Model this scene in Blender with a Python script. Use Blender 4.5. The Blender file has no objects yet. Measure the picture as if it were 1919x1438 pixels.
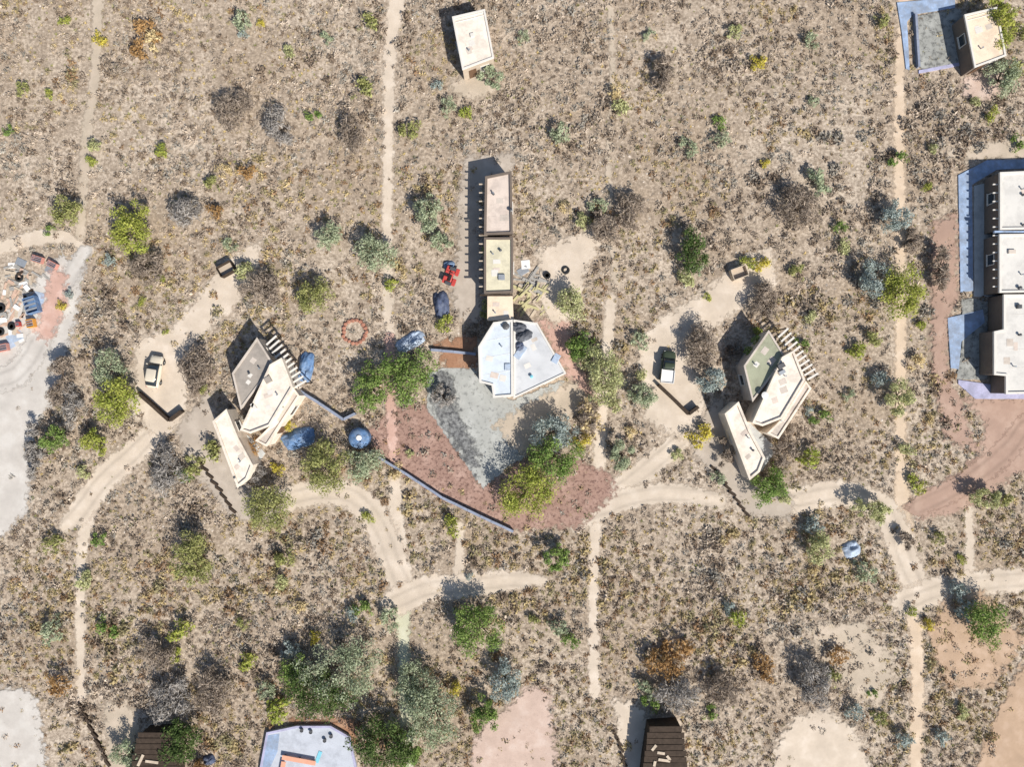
import bpy, math, random
import numpy as np
from mathutils import Vector

# ------------------------------------------------------------------ camera, sky, sun, exposure
SC = bpy.context.scene
COL = SC.collection
S, H = 15.0, 85.0                      # photo pixels per metre on the ground, camera height
def W(px, py, h=0.0):                  # photo pixel -> point at height h
    k = (H - h) / H / S
    return ((px - 959.5) * k, (719.0 - py) * k)

cam = bpy.data.cameras.new('camera'); camo = bpy.data.objects.new('camera', cam); COL.objects.link(camo)
camo.location = (0, 0, H); camo.rotation_euler = (0, 0, 0)
cam.sensor_width = 36; cam.lens = 18 * H / (959.5 / S); cam.clip_end = 2000
SC.camera = camo

SUN_EL, SUN_AZ = 43.0, 142.0           # azimuth clockwise from north (+Y): the sun stands in the south-east
wd = bpy.data.worlds.new('World'); SC.world = wd; wd.use_nodes = True
nt = wd.node_tree; nt.nodes.clear()
sky = nt.nodes.new('ShaderNodeTexSky'); sky.sky_type = 'NISHITA'; sky.sun_disc = False
sky.sun_elevation = math.radians(SUN_EL); sky.sun_rotation = math.radians(SUN_AZ)
bg = nt.nodes.new('ShaderNodeBackground'); bg.inputs[1].default_value = 0.085
out = nt.nodes.new('ShaderNodeOutputWorld')
nt.links.new(sky.outputs[0], bg.inputs[0]); nt.links.new(bg.outputs[0], out.inputs[0])
sl = bpy.data.lights.new('sun', 'SUN'); sl.energy = 4.6; sl.angle = math.radians(0.5); sl.color = (1, 0.955, 0.88)
so = bpy.data.objects.new('sun', sl); COL.objects.link(so)
az, el = math.radians(SUN_AZ), math.radians(SUN_EL)
sd = Vector((math.sin(az) * math.cos(el), math.cos(az) * math.cos(el), math.sin(el)))
so.rotation_euler = sd.to_track_quat('Z', 'Y').to_euler(); so.location = (40, -40, 60)
SC.view_settings.view_transform = 'Standard'; SC.view_settings.look = 'None'
SC.view_settings.exposure = 0.32; SC.view_settings.gamma = 1.0; SC.view_settings.use_curve_mapping = False

rng = np.random.default_rng(7)
random.seed(7)

# ------------------------------------------------------------------ helpers
def link(o, parent=None):
    COL.objects.link(o)
    if parent is not None: o.parent = parent
    return o
def tag(o, label=None, cat=None, group=None, kind=None):
    if label: o['label'] = label
    if cat: o['category'] = cat
    if group: o['group'] = group
    if kind: o['kind'] = kind
    return o
def empty(name, loc, rz=0.0):
    o = bpy.data.objects.new(name, None); o.empty_display_size = .3
    o.location = loc; o.rotation_euler = (0, 0, rz); COL.objects.link(o)
    return o

class MB:
    def __init__(s): s.v = []; s.f = []
    def add(s, vs, fs):
        n = len(s.v); s.v += [tuple(p) for p in vs]; s.f += [tuple(i + n for i in f) for f in fs]; return s
    def box(s, c, d, rz=0.0, rx=0.0, taper=1.0):
        hx, hy, hz = d[0] / 2, d[1] / 2, d[2] / 2
        vs = []
        cz, sz, cx, sx = math.cos(rz), math.sin(rz), math.cos(rx), math.sin(rx)
        for z in (-hz, hz):
            t = taper if z > 0 else 1.0
            for x, y in ((-hx, -hy), (hx, -hy), (hx, hy), (-hx, hy)):
                x, y = x * t, y * t
                y2, z2 = y * cx - z * sx, y * sx + z * cx
                vs.append((c[0] + x * cz - y2 * sz, c[1] + x * sz + y2 * cz, c[2] + z2))
        return s.add(vs, [(3, 2, 1, 0), (4, 5, 6, 7), (0, 1, 5, 4), (1, 2, 6, 5), (2, 3, 7, 6), (3, 0, 4, 7)])
    def prism(s, poly, z0, z1, top=None):
        n = len(poly); top = top or poly
        vs = [(x, y, z0) for x, y in poly] + [(x, y, z1) for x, y in top]
        fs = [tuple(range(n - 1, -1, -1)), tuple(range(n, 2 * n))]
        fs += [(i, (i + 1) % n, n + (i + 1) % n, n + i) for i in range(n)]
        return s.add(vs, fs)
    def ring(s, po, pi, z0, z1):
        n = len(po)
        vs = [(x, y, z0) for x, y in po] + [(x, y, z1) for x, y in po] + [(x, y, z0) for x, y in pi] + [(x, y, z1) for x, y in pi]
        fs = []
        for i in range(n):
            j = (i + 1) % n
            fs += [(i, j, n + j, n + i), (n + i, n + j, 3 * n + j, 3 * n + i), (2 * n + j, 2 * n + i, 3 * n + i, 3 * n + j), (j, i, 2 * n + i, 2 * n + j)]
        return s.add(vs, fs)
    def lathe(s, c, prof, n=16, axis='z'):
        vs = []; fs = []
        for r, z in prof:
            for k in range(n):
                a = 2 * math.pi * k / n
                p = (r * math.cos(a), r * math.sin(a), z)
                if axis == 'y': p = (p[0], p[2], p[1])
                if axis == 'x': p = (p[2], p[0], p[1])
                vs.append((c[0] + p[0], c[1] + p[1], c[2] + p[2]))
        m = len(prof)
        for i in range(m - 1):
            for k in range(n):
                fs.append((i * n + k, i * n + (k + 1) % n, (i + 1) * n + (k + 1) % n, (i + 1) * n + k))
        fs.append(tuple(range(n - 1, -1, -1))); fs.append(tuple((m - 1) * n + k for k in range(n)))
        return s.add(vs, fs)
    def tube(s, a, b, r0, r1, n=6):
        a, b = Vector(a), Vector(b); d = (b - a).normalized()
        u = d.orthogonal().normalized(); w = d.cross(u)
        vs = []
        for p, r in ((a, r0), (b, r1)):
            for k in range(n):
                t = 2 * math.pi * k / n
                vs.append(p + u * (r * math.cos(t)) + w * (r * math.sin(t)))
        fs = [(k, (k + 1) % n, n + (k + 1) % n, n + k) for k in range(n)]
        fs += [tuple(range(n - 1, -1, -1)), tuple(range(n, 2 * n))]
        return s.add(vs, fs)
    def mesh(s, name, mat, smooth=False):
        me = bpy.data.meshes.new(name); me.from_pydata(s.v, [], s.f); me.update()
        if mat: me.materials.append(mat)
        if smooth: me.polygons.foreach_set('use_smooth', [True] * len(me.polygons))
        return me
    def build(s, name, mat, parent=None, bevel=0.0, smooth=False):
        me = s.mesh(name, mat, smooth)
        o = link(bpy.data.objects.new(name, me), parent)
        if bevel:
            m = o.modifiers.new('bevel', 'BEVEL'); m.width = bevel; m.segments = 2; m.limit_method = 'ANGLE'
        return o

def np_mesh(name, V, F, mat, col=None):
    me = bpy.data.meshes.new(name)
    V = np.asarray(V, np.float32); F = np.asarray(F, np.int32); k = F.shape[1]
    me.vertices.add(len(V)); me.vertices.foreach_set('co', V.ravel())
    me.loops.add(F.size); me.loops.foreach_set('vertex_index', F.ravel())
    me.polygons.add(len(F)); me.polygons.foreach_set('loop_start', np.arange(0, F.size, k, dtype=np.int32))
    me.update(calc_edges=True)
    if col is not None:
        a = me.color_attributes.new('Col', 'FLOAT_COLOR', 'POINT')
        c = np.ones((len(V), 4), np.float32); c[:, :3] = col; a.data.foreach_set('color', c.ravel())
    me.materials.append(mat)
    return me

def area(p): return 0.5 * sum(p[i][0] * p[(i + 1) % len(p)][1] - p[(i + 1) % len(p)][0] * p[i][1] for i in range(len(p)))
def ccw(p): return p if area(p) > 0 else p[::-1]
def offset(p, d):                      # p counter-clockwise; d > 0 grows
    n = len(p); o = []
    for i in range(n):
        a, b, c = Vector(p[i - 1]), Vector(p[i]), Vector(p[(i + 1) % n])
        e1, e2 = (b - a).normalized(), (c - b).normalized()
        n1, n2 = Vector((e1.y, -e1.x)), Vector((e2.y, -e2.x))
        m = n1 + n2; m /= max(m.length_squared * .5, .35)
        o.append(tuple(b + m * d))
    return o
def pxpoly(pts, h=0.0): return ccw([W(x, y, h) for x, y in pts])

def vnoise(x, y, sc, seed):            # value noise 0..1
    r = np.random.default_rng(seed); T = r.random((256, 256))
    x = np.asarray(x) / sc + 1000; y = np.asarray(y) / sc + 1000
    xi = np.floor(x).astype(int); yi = np.floor(y).astype(int); fx = x - xi; fy = y - yi
    fx = fx * fx * (3 - 2 * fx); fy = fy * fy * (3 - 2 * fy)
    g = lambda i, j: T[(xi + i) % 256, (yi + j) % 256]
    return (g(0, 0) * (1 - fx) + g(1, 0) * fx) * (1 - fy) + (g(0, 1) * (1 - fx) + g(1, 1) * fx) * fy

def seg_dist(x, y, a, b):
    ax, ay = a; bx, by = b; dx, dy = bx - ax, by - ay
    t = np.clip(((x - ax) * dx + (y - ay) * dy) / (dx * dx + dy * dy + 1e-9), 0, 1)
    return np.hypot(x - ax - t * dx, y - ay - t * dy), t
def sdf_poly(x, y, p):                 # positive inside
    d = np.full(np.shape(x), 1e9); ins = np.zeros(np.shape(x), bool)
    for i in range(len(p)):
        a, b = p[i - 1], p[i]
        d = np.minimum(d, seg_dist(x, y, a, b)[0])
        c = ((a[1] > y) != (b[1] > y)) & (x < (b[0] - a[0]) * (y - a[1]) / (b[1] - a[1] + 1e-12) + a[0])
        ins ^= c
    return np.where(ins, d, -d)
def sdf_path(x, y, pts):               # pts: (x, y, halfwidth)
    best = np.full(np.shape(x), -1e9)
    for i in range(len(pts) - 1):
        d, t = seg_dist(x, y, pts[i][:2], pts[i + 1][:2])
        best = np.maximum(best, pts[i][2] * (1 - t) + pts[i + 1][2] * t - d)
    return best
def smooth_pts(pts, n=6):
    P = [np.array(p, float) for p in pts]
    if len(P) < 3: return [tuple(p) for p in P]
    P = [2 * P[0] - P[1]] + P + [2 * P[-1] - P[-2]]; o = []
    for i in range(1, len(P) - 2):
        for k in range(n):
            t = k / n
            o.append(tuple(.5 * (2 * P[i] + (P[i + 1] - P[i - 1]) * t + (2 * P[i - 1] - 5 * P[i] + 4 * P[i + 1] - P[i + 2]) * t * t + (3 * P[i] - P[i - 1] - 3 * P[i + 1] + P[i + 2]) * t ** 3)))
    o.append(tuple(P[-2])); return o

# ------------------------------------------------------------------ materials
def newmat(name):
    m = bpy.data.materials.new(name); m.use_nodes = True
    n = m.node_tree; b = n.nodes['Principled BSDF']; b.inputs['Specular IOR Level'].default_value = .25
    return m, n, b
def N(nt, t, **kw):
    n = nt.nodes.new(t)
    for k, v in kw.items(): setattr(n, k, v)
    return n
def noise(nt, scale, detail=4, rough=.6, vec=None):
    n = N(nt, 'ShaderNodeTexNoise'); n.inputs['Scale'].default_value = scale
    n.inputs['Detail'].default_value = detail; n.inputs['Roughness'].default_value = rough
    if vec is not None: nt.links.new(vec, n.inputs['Vector'])
    return n.outputs[0]
def ramp(nt, fac, stops):
    r = N(nt, 'ShaderNodeValToRGB'); e = r.color_ramp.elements
    while len(e) < len(stops): e.new(.5)
    for i, (p, c) in enumerate(stops):
        e[i].position = p; e[i].color = (*c, 1) if len(c) == 3 else c
    nt.links.new(fac, r.inputs[0]); return r.outputs[0]
def mix(nt, f, a, b, mode='MIX'):
    m = N(nt, 'ShaderNodeMix', data_type='RGBA', blend_type=mode)
    for s, v in ((m.inputs[0], f), (m.inputs[6], a), (m.inputs[7], b)):
        if hasattr(v, 'links'): nt.links.new(v, s)
        elif isinstance(v, (int, float)): s.default_value = v
        else: s.default_value = (*v, 1)
    return m.outputs[2]
def bump(nt, b, h, strength, dist=.05):
    n = N(nt, 'ShaderNodeBump'); n.inputs['Strength'].default_value = strength; n.inputs['Distance'].default_value = dist
    nt.links.new(h, n.inputs['Height']); nt.links.new(n.outputs[0], b.inputs['Normal'])

def soil(nt):                          # the desert soil in world coordinates; returns colour and height
    g = N(nt, 'ShaderNodeNewGeometry').outputs['Position']
    big = noise(nt, .055, 3, .6, g); mid = noise(nt, .45, 4, .65, g); fine = noise(nt, 2.6, 5, .72, g); grit = noise(nt, 11, 3, .7, g)
    base = ramp(nt, big, [(.36, (.43, .33, .235)), (.5, (.53, .43, .33)), (.62, (.60, .50, .395))])
    c = mix(nt, ramp(nt, mid, [(.42, (0, 0, 0)), (.66, (1, 1, 1))]), base, (.35, .275, .205))
    c = mix(nt, ramp(nt, fine, [(.45, (0, 0, 0)), (.60, (.85, .85, .85))]), c, (.225, .175, .13))
    c = mix(nt, ramp(nt, fine, [(.32, (.85, .85, .85)), (.45, (0, 0, 0))]), c, (.66, .565, .46))
    c = mix(nt, ramp(nt, grit, [(.52, (0, 0, 0)), (.68, (.55, .55, .55))]), c, (.27, .22, .17))
    return g, c, fine
def mat_ground():
    m, n, b = newmat('desert_soil'); g, c, f = soil(n)
    n.links.new(c, b.inputs['Base Color']); b.inputs['Roughness'].default_value = .95; bump(n, b, f, .6, .12); return m
def mat_bare(name, c1, c2, speck=.25, fine_s=1.4, dark=None, ds=5.0):
    m, n, b = newmat(name); g = N(n, 'ShaderNodeNewGeometry').outputs['Position']
    a = noise(n, .5, 4, .6, g); d = noise(n, ds, 5, .75, g)
    lo = noise(n, .16, 4, .65, g)
    col = ramp(n, a, [(.33, tuple(x * .9 for x in c1)), (.5, c1), (.66, c2)])
    col = mix(n, ramp(n, lo, [(.42, (0, 0, 0)), (.64, (.35, .35, .35))]), col, tuple(x * .76 for x in c1))
    dk = dark or tuple(x * .6 for x in c1)
    col = mix(n, ramp(n, d, [(.62 - .3 * speck, (0, 0, 0)), (.72 - .15 * speck, (min(1, speck * 2),) * 3)]), col, dk)
    rt = N(n, 'ShaderNodeAttribute', attribute_name='rut').outputs['Fac']
    rm_ = N(n, 'ShaderNodeMath', operation='MULTIPLY'); n.links.new(rt, rm_.inputs[0]); n.links.new(noise(n, .9, 3, .6, g), rm_.inputs[1])
    col = mix(n, rm_.outputs[0], col, tuple(x * .62 for x in c1))
    e = N(n, 'ShaderNodeAttribute', attribute_name='edge').outputs['Fac']
    en = noise(n, fine_s, 4, .65, g)
    ad = N(n, 'ShaderNodeMath', operation='MULTIPLY_ADD'); n.links.new(en, ad.inputs[0]); ad.inputs[1].default_value = 1.7; n.links.new(e, ad.inputs[2])
    sub = N(n, 'ShaderNodeMath', operation='SUBTRACT'); n.links.new(ad.outputs[0], sub.inputs[0]); sub.inputs[1].default_value = .85
    k = ramp(n, sub.outputs[0], [(.36, (0, 0, 0)), (.68, (1, 1, 1))])
    n.links.new(col, b.inputs['Base Color']); b.inputs['Roughness'].default_value = .95
    tr = N(n, 'ShaderNodeBsdfTransparent'); mx = N(n, 'ShaderNodeMixShader')       # thin dirt fades out over the soil at its rim
    n.links.new(k, mx.inputs[0]); n.links.new(tr.outputs[0], mx.inputs[1]); n.links.new(b.outputs[0], mx.inputs[2])
    n.links.new(mx.outputs[0], n.nodes['Material Output'].inputs[0])
    bump(n, b, d, .35, .05); return m
def mat_plain(name, c, var=.18, rough=.75, scale=1.2, stain=None, bstr=.1, metal=0.0, fine=9.0):
    m, n, b = newmat(name); g = N(n, 'ShaderNodeNewGeometry').outputs['Position']
    a = noise(n, scale, 5, .65, g); d = noise(n, fine, 4, .7, g)
    lo = tuple(x * (1 - var) for x in c); hi = tuple(min(1, x * (1 + var * .5)) for x in c)
    col = ramp(n, a, [(.33, lo), (.66, hi)])
    if stain:
        col = mix(n, ramp(n, d, [(.5, (0, 0, 0)), (.74, (.75, .75, .75))]), col, stain)
        st = noise(n, .55, 6, .72, g); col = mix(n, ramp(n, st, [(.46, (0, 0, 0)), (.62, (.55, .55, .55))]), col, tuple(x * .72 for x in stain))
    n.links.new(col, b.inputs['Base Color']); b.inputs['Roughness'].default_value = rough; b.inputs['Metallic'].default_value = metal
    if bstr: bump(n, b, d, bstr, .03)
    return m
def mat_leaf(name, trans=.3):
    m, n, b = newmat(name)
    at = N(n, 'ShaderNodeVertexColor', layer_name='Col').outputs[0]
    n.links.new(at, b.inputs['Base Color']); b.inputs['Roughness'].default_value = .75; b.inputs['Specular IOR Level'].default_value = .15
    if trans:
        t = N(n, 'ShaderNodeBsdfTranslucent'); n.links.new(at, t.inputs[0])
        mx = N(n, 'ShaderNodeMixShader'); mx.inputs[0].default_value = trans
        n.links.new(b.outputs[0], mx.inputs[1]); n.links.new(t.outputs[0], mx.inputs[2])
        n.links.new(mx.outputs[0], n.nodes['Material Output'].inputs[0])
    return m
def mat_glass(name='window_glass'):
    m, n, b = newmat(name); b.inputs['Base Color'].default_value = (.03, .04, .05, 1); b.inputs['Roughness'].default_value = .08
    b.inputs['Specular IOR Level'].default_value = .6; return m

M = {}
M['ground'] = mat_ground()
M['path'] = mat_bare('pale_track_dirt', (.61, .51, .405), (.68, .58, .475), .12)
M['pathorange'] = mat_bare('ochre_track_dirt', (.62, .485, .355), (.68, .55, .42), .12)
M['pathgreen'] = mat_bare('greenish_track_dirt', (.56, .54, .39), (.63, .61, .47), .12)
M['white'] = mat_bare('pale_grey_yard_dirt', (.56, .515, .465), (.63, .59, .54), .10)
M['red'] = mat_bare('red_gravel', (.37, .235, .185), (.46, .31, .25), .45, 1.4, (.11, .058, .048), 2.4)
M['redsmooth'] = mat_bare('red_brown_earth', (.42, .285, .22), (.48, .34, .265), .12)
M['pink'] = mat_bare('pink_earth', (.56, .42, .345), (.62, .49, .415), .25)
M['grey'] = mat_bare('grey_crushed_gravel', (.42, .42, .39), (.50, .50, .47), .38, 1.2, (.17, .17, .16), 2.0)
M['pinkpale'] = mat_bare('pale_coral_gravel', (.56, .36, .29), (.64, .45, .38), .25)
M['gravelmix'] = mat_bare('mottled_grey_gravel', (.33, .33, .305), (.42, .42, .39), .5, 1.2, (.11, .11, .105), 1.8)
M['tan'] = mat_bare('tan_sand', (.50, .415, .32), (.57, .47, .37), .14)
M['ochre'] = mat_bare('ochre_earth', (.47, .33, .225), (.54, .39, .28), .15)
M['drive'] = mat_bare('grey_tan_drive', (.46, .39, .32), (.53, .455, .38), .12)
M['rust'] = mat_bare('rust_soil', (.37, .20, .12), (.46, .29, .19), .4)
M['rubble'] = mat_bare('dark_grey_rubble', (.24, .24, .235), (.36, .36, .345), .7, 1.2, (.07, .07, .072), 2.6)
M['leaf'] = mat_leaf('leaves'); M['brush'] = mat_leaf('dry_twigs', .1)
M['bark'] = mat_plain('bark', (.16, .12, .09), .3, .9, 3)
M['stone'] = mat_plain('stone', (.5, .44, .38), .3, .9, 2)
M['cream'] = mat_plain('cream_render', (.80, .70, .585), .06, .8, .6, (.66, .56, .46))
M['creamroof'] = mat_plain('cream_roof_coating', (.83, .735, .63), .07, .8, .5, (.70, .61, .51))
M['peachroof'] = mat_plain('peach_roof_coating', (.82, .66, .50), .07, .8, .5, (.70, .56, .42))
M['pinkroof'] = mat_plain('pinkish_roof_coating', (.66, .555, .475), .08, .8, .5, (.55, .46, .40))
M['yellowroof'] = mat_plain('straw_roof_coating', (.68, .62, .45), .08, .8, .5, (.58, .53, .40))
M['tanroof'] = mat_plain('tan_roof_coating', (.58, .505, .435), .06, .85, .6, (.50, .43, .365))
M['greyroof'] = mat_plain('grey_tan_roof_coating', (.37, .325, .28), .06, .85, .6, (.31, .275, .24))
M['greenroof'] = mat_plain('green_tinted_roof_coating', (.36, .37, .26), .12, .85, .4, (.31, .30, .22))
M['whiteroof'] = mat_plain('white_roof_membrane', (.66, .63, .58), .05, .7, .5, (.66, .63, .585))
M['blueroof'] = mat_plain('pale_blue_roof_coating', (.62, .68, .74), .07, .7, .5, (.64, .67, .70))
M['blueconc'] = mat_plain('blue_painted_concrete', (.33, .43, .60), .3, .85, .9, (.30, .32, .36), .3, 0, 3.0)
M['lavconc'] = mat_plain('lavender_painted_concrete', (.45, .44, .60), .18, .8, .9, (.36, .35, .46), .2, 0, 4.0)
M['terroof'] = mat_plain('pale_grey_roof_coating', (.60, .60, .60), .1, .8, .35, (.55, .56, .58))
M['terrace'] = mat_plain('pale_terrace_concrete', (.52, .545, .60), .08, .8, .6, (.46, .48, .53))
M['patio'] = mat_plain('pale_patio_concrete', (.54, .55, .535), .1, .85, .5, (.47, .47, .45))
M['wall'] = mat_plain('tan_stucco', (.50, .41, .32), .1, .9, .8)
M['shadestucco'] = mat_plain('shade_darkened_stucco', (.17, .135, .11), .15, .9, .8)  # stucco darkened: the shade of the west walls is put into its colour
M['trim'] = mat_plain('pale_trim', (.68, .64, .58), .06, .6)
M['door'] = mat_plain('brown_door', (.15, .085, .05), .2, .5, 3)
M['glass'] = mat_glass()
M['darkwood'] = mat_plain('dark_weathered_timber', (.06, .042, .03), .35, .9, 2.5)
M['wood'] = mat_plain('pale_timber', (.56, .46, .35), .25, .85, 2.5)
M['greywood'] = mat_plain('grey_timber', (.36, .34, .31), .3, .9, 2.5)
M['yellowwood'] = mat_plain('yellowish_timber', (.52, .47, .26), .25, .85, 2.5)
M['pinkwood'] = mat_plain('pinkish_timber', (.58, .40, .30), .25, .85, 2.5)
M['vent'] = mat_plain('dark_vent_metal', (.12, .12, .125), .2, .5, 2, metal=.4)
M['zinc'] = mat_plain('galvanised_sheet', (.45, .47, .49), .15, .4, 2, metal=.5)
M['whitesheet'] = mat_plain('white_sheet', (.80, .77, .73), .05, .5)
M['tarp'] = mat_plain('blue_tarpaulin', (.12, .22, .40), .45, .6, 1.6, (.30, .38, .50), .9, 0, 2.6)
M['darktarp'] = mat_plain('dark_blue_tarpaulin', (.075, .095, .16), .4, .7, 1.6, (.18, .20, .25), .9, 0, 2.6)
M['paletarp'] = mat_plain('pale_blue_sheet', (.40, .48, .60), .25, .6, 1.6, (.48, .50, .52), .8, 0, 2.6)
M['charcoal'] = mat_plain('charcoal_sheet', (.10, .105, .12), .35, .7, 1.6)
M['red_paint'] = mat_plain('red_plastic', (.52, .07, .06), .12, .4, 2)
M['redfade'] = mat_plain('faded_red_plastic', (.58, .27, .22), .15, .6, 2)
M['orange'] = mat_plain('orange_plastic', (.70, .33, .06), .15, .5, 2)
M['coral'] = mat_plain('coral_paint', (.72, .36, .24), .1, .6, 2)
M['cyan'] = mat_plain('cyan_mat', (.22, .55, .66), .1, .6, 2)
M['black'] = mat_plain('black_rubber', (.025, .025, .025), .2, .8, 3)
M['brick'] = mat_plain('red_stone', (.40, .19, .13), .35, .9, 1.2)
M['carcream'] = mat_plain('cream_car_paint', (.66, .58, .46), .04, .3, 1, bstr=0)
M['cargreen'] = mat_plain('dark_green_car_paint', (.055, .07, .045), .06, .3, 1, bstr=0)
M['lamp'] = mat_plain('lamp_lens', (.75, .75, .72), .05, .2, 1, bstr=0)
M['bluewall'] = mat_plain('blue_grey_block', (.27, .30, .38), .2, .85, 1.2)

# ------------------------------------------------------------------ ground, tracks, yards
gs = 420; k = 84
xs = np.linspace(-gs, gs, k + 1); gx, gy = np.meshgrid(xs, xs)
V = np.stack([gx.ravel(), gy.ravel(), np.zeros(gx.size)], 1)
i = np.arange(k * (k + 1)).reshape(k, k + 1)[:, :k].ravel()
F = np.stack([i, i + 1, i + k + 2, i + k + 1], 1)
tag(link(bpy.data.objects.new('ground', np_mesh('ground', V, F, M['ground']))), kind='structure')

BARE = []                              # (sdf function, scrub share left inside)
ZL = [0]
def sheet(name, fn, bbox, mat, keep, soft=.7, step=.4, mid=None):
    x0, y0, x1, y1 = bbox
    nx, ny = int((x1 - x0) / step) + 2, int((y1 - y0) / step) + 2
    gx, gy = np.meshgrid(x0 + np.arange(nx) * step, y0 + np.arange(ny) * step)
    sd_ = fn(gx, gy); ok = sd_ > -soft
    c = ok[:-1, :-1] & ok[1:, :-1] & ok[:-1, 1:] & ok[1:, 1:]
    idx = np.arange(nx * ny).reshape(ny, nx)
    F = np.stack([idx[:-1, :-1][c], idx[:-1, 1:][c], idx[1:, 1:][c], idx[1:, :-1][c]], 1)
    used = np.unique(F); rm = np.zeros(nx * ny, int); rm[used] = np.arange(len(used))
    ZL[0] += 1; z = .0025 * ZL[0] + .002
    eg = np.clip((sd_.ravel()[used] + soft) / (2 * soft), 0, 1)
    V = np.stack([gx.ravel()[used], gy.ravel()[used], np.full(len(used), z)], 1)
    ux, uy = V[:, 0], V[:, 1]
    me = np_mesh(name, V, rm[F], mat)
    if mid is not None:
        a = me.attributes.new('rut', 'FLOAT', 'POINT'); d = mid(ux, uy) + .18 * (vnoise(ux, uy, 2.5, 71) - .5)
        a.data.foreach_set('value', np.exp(-((d - .72) / .22) ** 2).astype(np.float32))
    a = me.attributes.new('edge', 'FLOAT', 'POINT')
    a.data.foreach_set('value', eg.astype(np.float32))
    o = tag(link(bpy.data.objects.new(name, me)), kind='structure')
    BARE.append((fn, keep)); return o
def yard(name, pts, mat, keep=.03, soft=1.1):
    p = pxpoly(pts); fn = lambda x, y: sdf_poly(x, y, p)
    xs = [q[0] for q in p]; ys = [q[1] for q in p]
    return sheet(name, fn, (min(xs) - 2, min(ys) - 2, max(xs) + 2, max(ys) + 2), M[mat], keep, soft)
def track(name, pts, mat='path', keep=.04, soft=.75):
    q = [(*W(x, y), (w + 3) / S / 2) for x, y, w in pts]; q = smooth_pts(q)
    fn = lambda x, y: sdf_path(x, y, q)
    soft = min(soft, .3 + .22 * max(a[2] for a in q))
    xs = [a[0] for a in q]; ys = [a[1] for a in q]; m = max(a[2] for a in q) + 1.6
    q0 = [(a[0], a[1], 0) for a in q]
    return sheet(name, fn, (min(xs) - m, min(ys) - m, max(xs) + m, max(ys) + m), M[mat], keep, soft, .25 if name == 'dirt_road' else .33, (lambda x, y: -sdf_path(x, y, q0)) if name == 'dirt_road' else None)

track('track', [(748, -200, 34), (744, 0, 32), (733, 70, 24), (728, 200, 19), (726, 420, 18), (727, 560, 17), (732, 640, 17)])
track('track', [(1700, -200, 22), (1694, 0, 20), (1687, 120, 18), (1686, 400, 18), (1688, 660, 18), (1688, 880, 19), (1690, 930, 24)], 'pathorange')
track('track', [(740, 850, 15), (742, 960, 26), (748, 1060, 36), (756, 1100, 40)])
track('track', [(754, 1100, 34), (756, 1200, 20), (760, 1320, 19), (762, 1438, 19), (763, 1640, 20)], 'pathgreen')
track('track', [(1145, 560, 18), (1128, 780, 20), (1120, 930, 24), (1113, 1060, 18), (1112, 1200, 17), (1114, 1300, 17)])
track('track', [(175, 940, 26), (160, 990, 22), (152, 1060, 18), (151, 1200, 17), (153, 1310, 15)])
track('track', [(1690, 900, 26), (1694, 1000, 34), (1706, 1090, 36), (1716, 1180, 26), (1720, 1300, 22), (1716, 1438, 22), (1712, 1640, 24)], 'pathorange')
track('track', [(862, 985, 13), (862, 1040, 15), (858, 1085, 20)])
track('track', [(1815, 945, 13), (1817, 1010, 15), (1815, 1085, 20)])
track('dirt_road', [(300, 800, 40), (250, 850, 46), (190, 905, 46), (150, 960, 44), (120, 990, 20)])
track('dirt_road', [(1300, 800, 34), (1230, 865, 40), (1160, 920, 46), (1110, 955, 44), (1080, 985, 30)])
track('dirt_road', [(430, 935, 26), (520, 938, 44), (610, 922, 46), (672, 938, 50), (712, 990, 52), (740, 1060, 50), (760, 1105, 46)])
track('dirt_road', [(1390, 945, 30), (1480, 940, 48), (1570, 925, 46), (1640, 945, 50), (1676, 990, 52), (1700, 1060, 50), (1725, 1110, 44)])
track('dirt_road', [(740, 1130, 50), (800, 1105, 50), (870, 1098, 44), (960, 1088, 36), (1020, 1090, 14)])
track('dirt_road', [(1700, 1130, 50), (1770, 1104, 52), (1840, 1094, 44), (1919, 1086, 46), (2200, 1070, 50)])
track('dirt_road', [(1100, 965, 44), (1180, 935, 40), (1260, 925, 36), (1350, 940, 26)])
track('track', [(-150, 500, 24), (0, 465, 22), (60, 448, 26), (120, 445, 20), (170, 470, 12)], keep=.1)
track('track', [(185, -60, 20), (180, 120, 16), (165, 240, 18), (158, 330, 16), (150, 440, 18)], 'tan', keep=.45)
track('track', [(1140, -60, 12), (1148, 140, 8), (1140, 330, 9), (1155, 540, 14)], 'tan', keep=.55)
yard('dirt_yard', [(-400, 590), (0, 600), (70, 520), (112, 478), (160, 495), (142, 600), (122, 680), (104, 750), (66, 800), (52, 960), (0, 1010), (-400, 1010)], 'white')
yard('dirt_yard', [(490, 452), (430, 480), (380, 540), (320, 612), (255, 640), (245, 775), (295, 822), (350, 800), (352, 700), (362, 650), (412, 605), (484, 532)], 'path', .06)
yard('dirt_yard', [(1450, 462), (1395, 478), (1325, 540), (1225, 605), (1195, 640), (1205, 785), (1285, 828), (1330, 790), (1305, 700), (1300, 665), (1332, 622), (1390, 575), (1455, 535)], 'path', .06)
yard('gravel_yard', [(690, 800), (770, 755), (815, 765), (905, 915), (960, 872), (1010, 850), (1080, 862), (1150, 890), (1150, 928), (1085, 988), (960, 996), (830, 934), (696, 852)], 'red', .16)
yard('gravel_yard', [(1008, 598), (1066, 596), (1072, 640), (1112, 748), (1084, 742), (1046, 668)], 'pinkpale', .05)
yard('gravel_yard', [(815, 640), (890, 630), (895, 690), (840, 700)], 'rust', .3)
yard('gravel_yard', [(800, 700), (832, 688), (890, 690), (906, 715), (960, 750), (1062, 708), (1000, 850), (958, 872), (905, 918), (800, 768)], 'grey', .0, .25)
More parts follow.
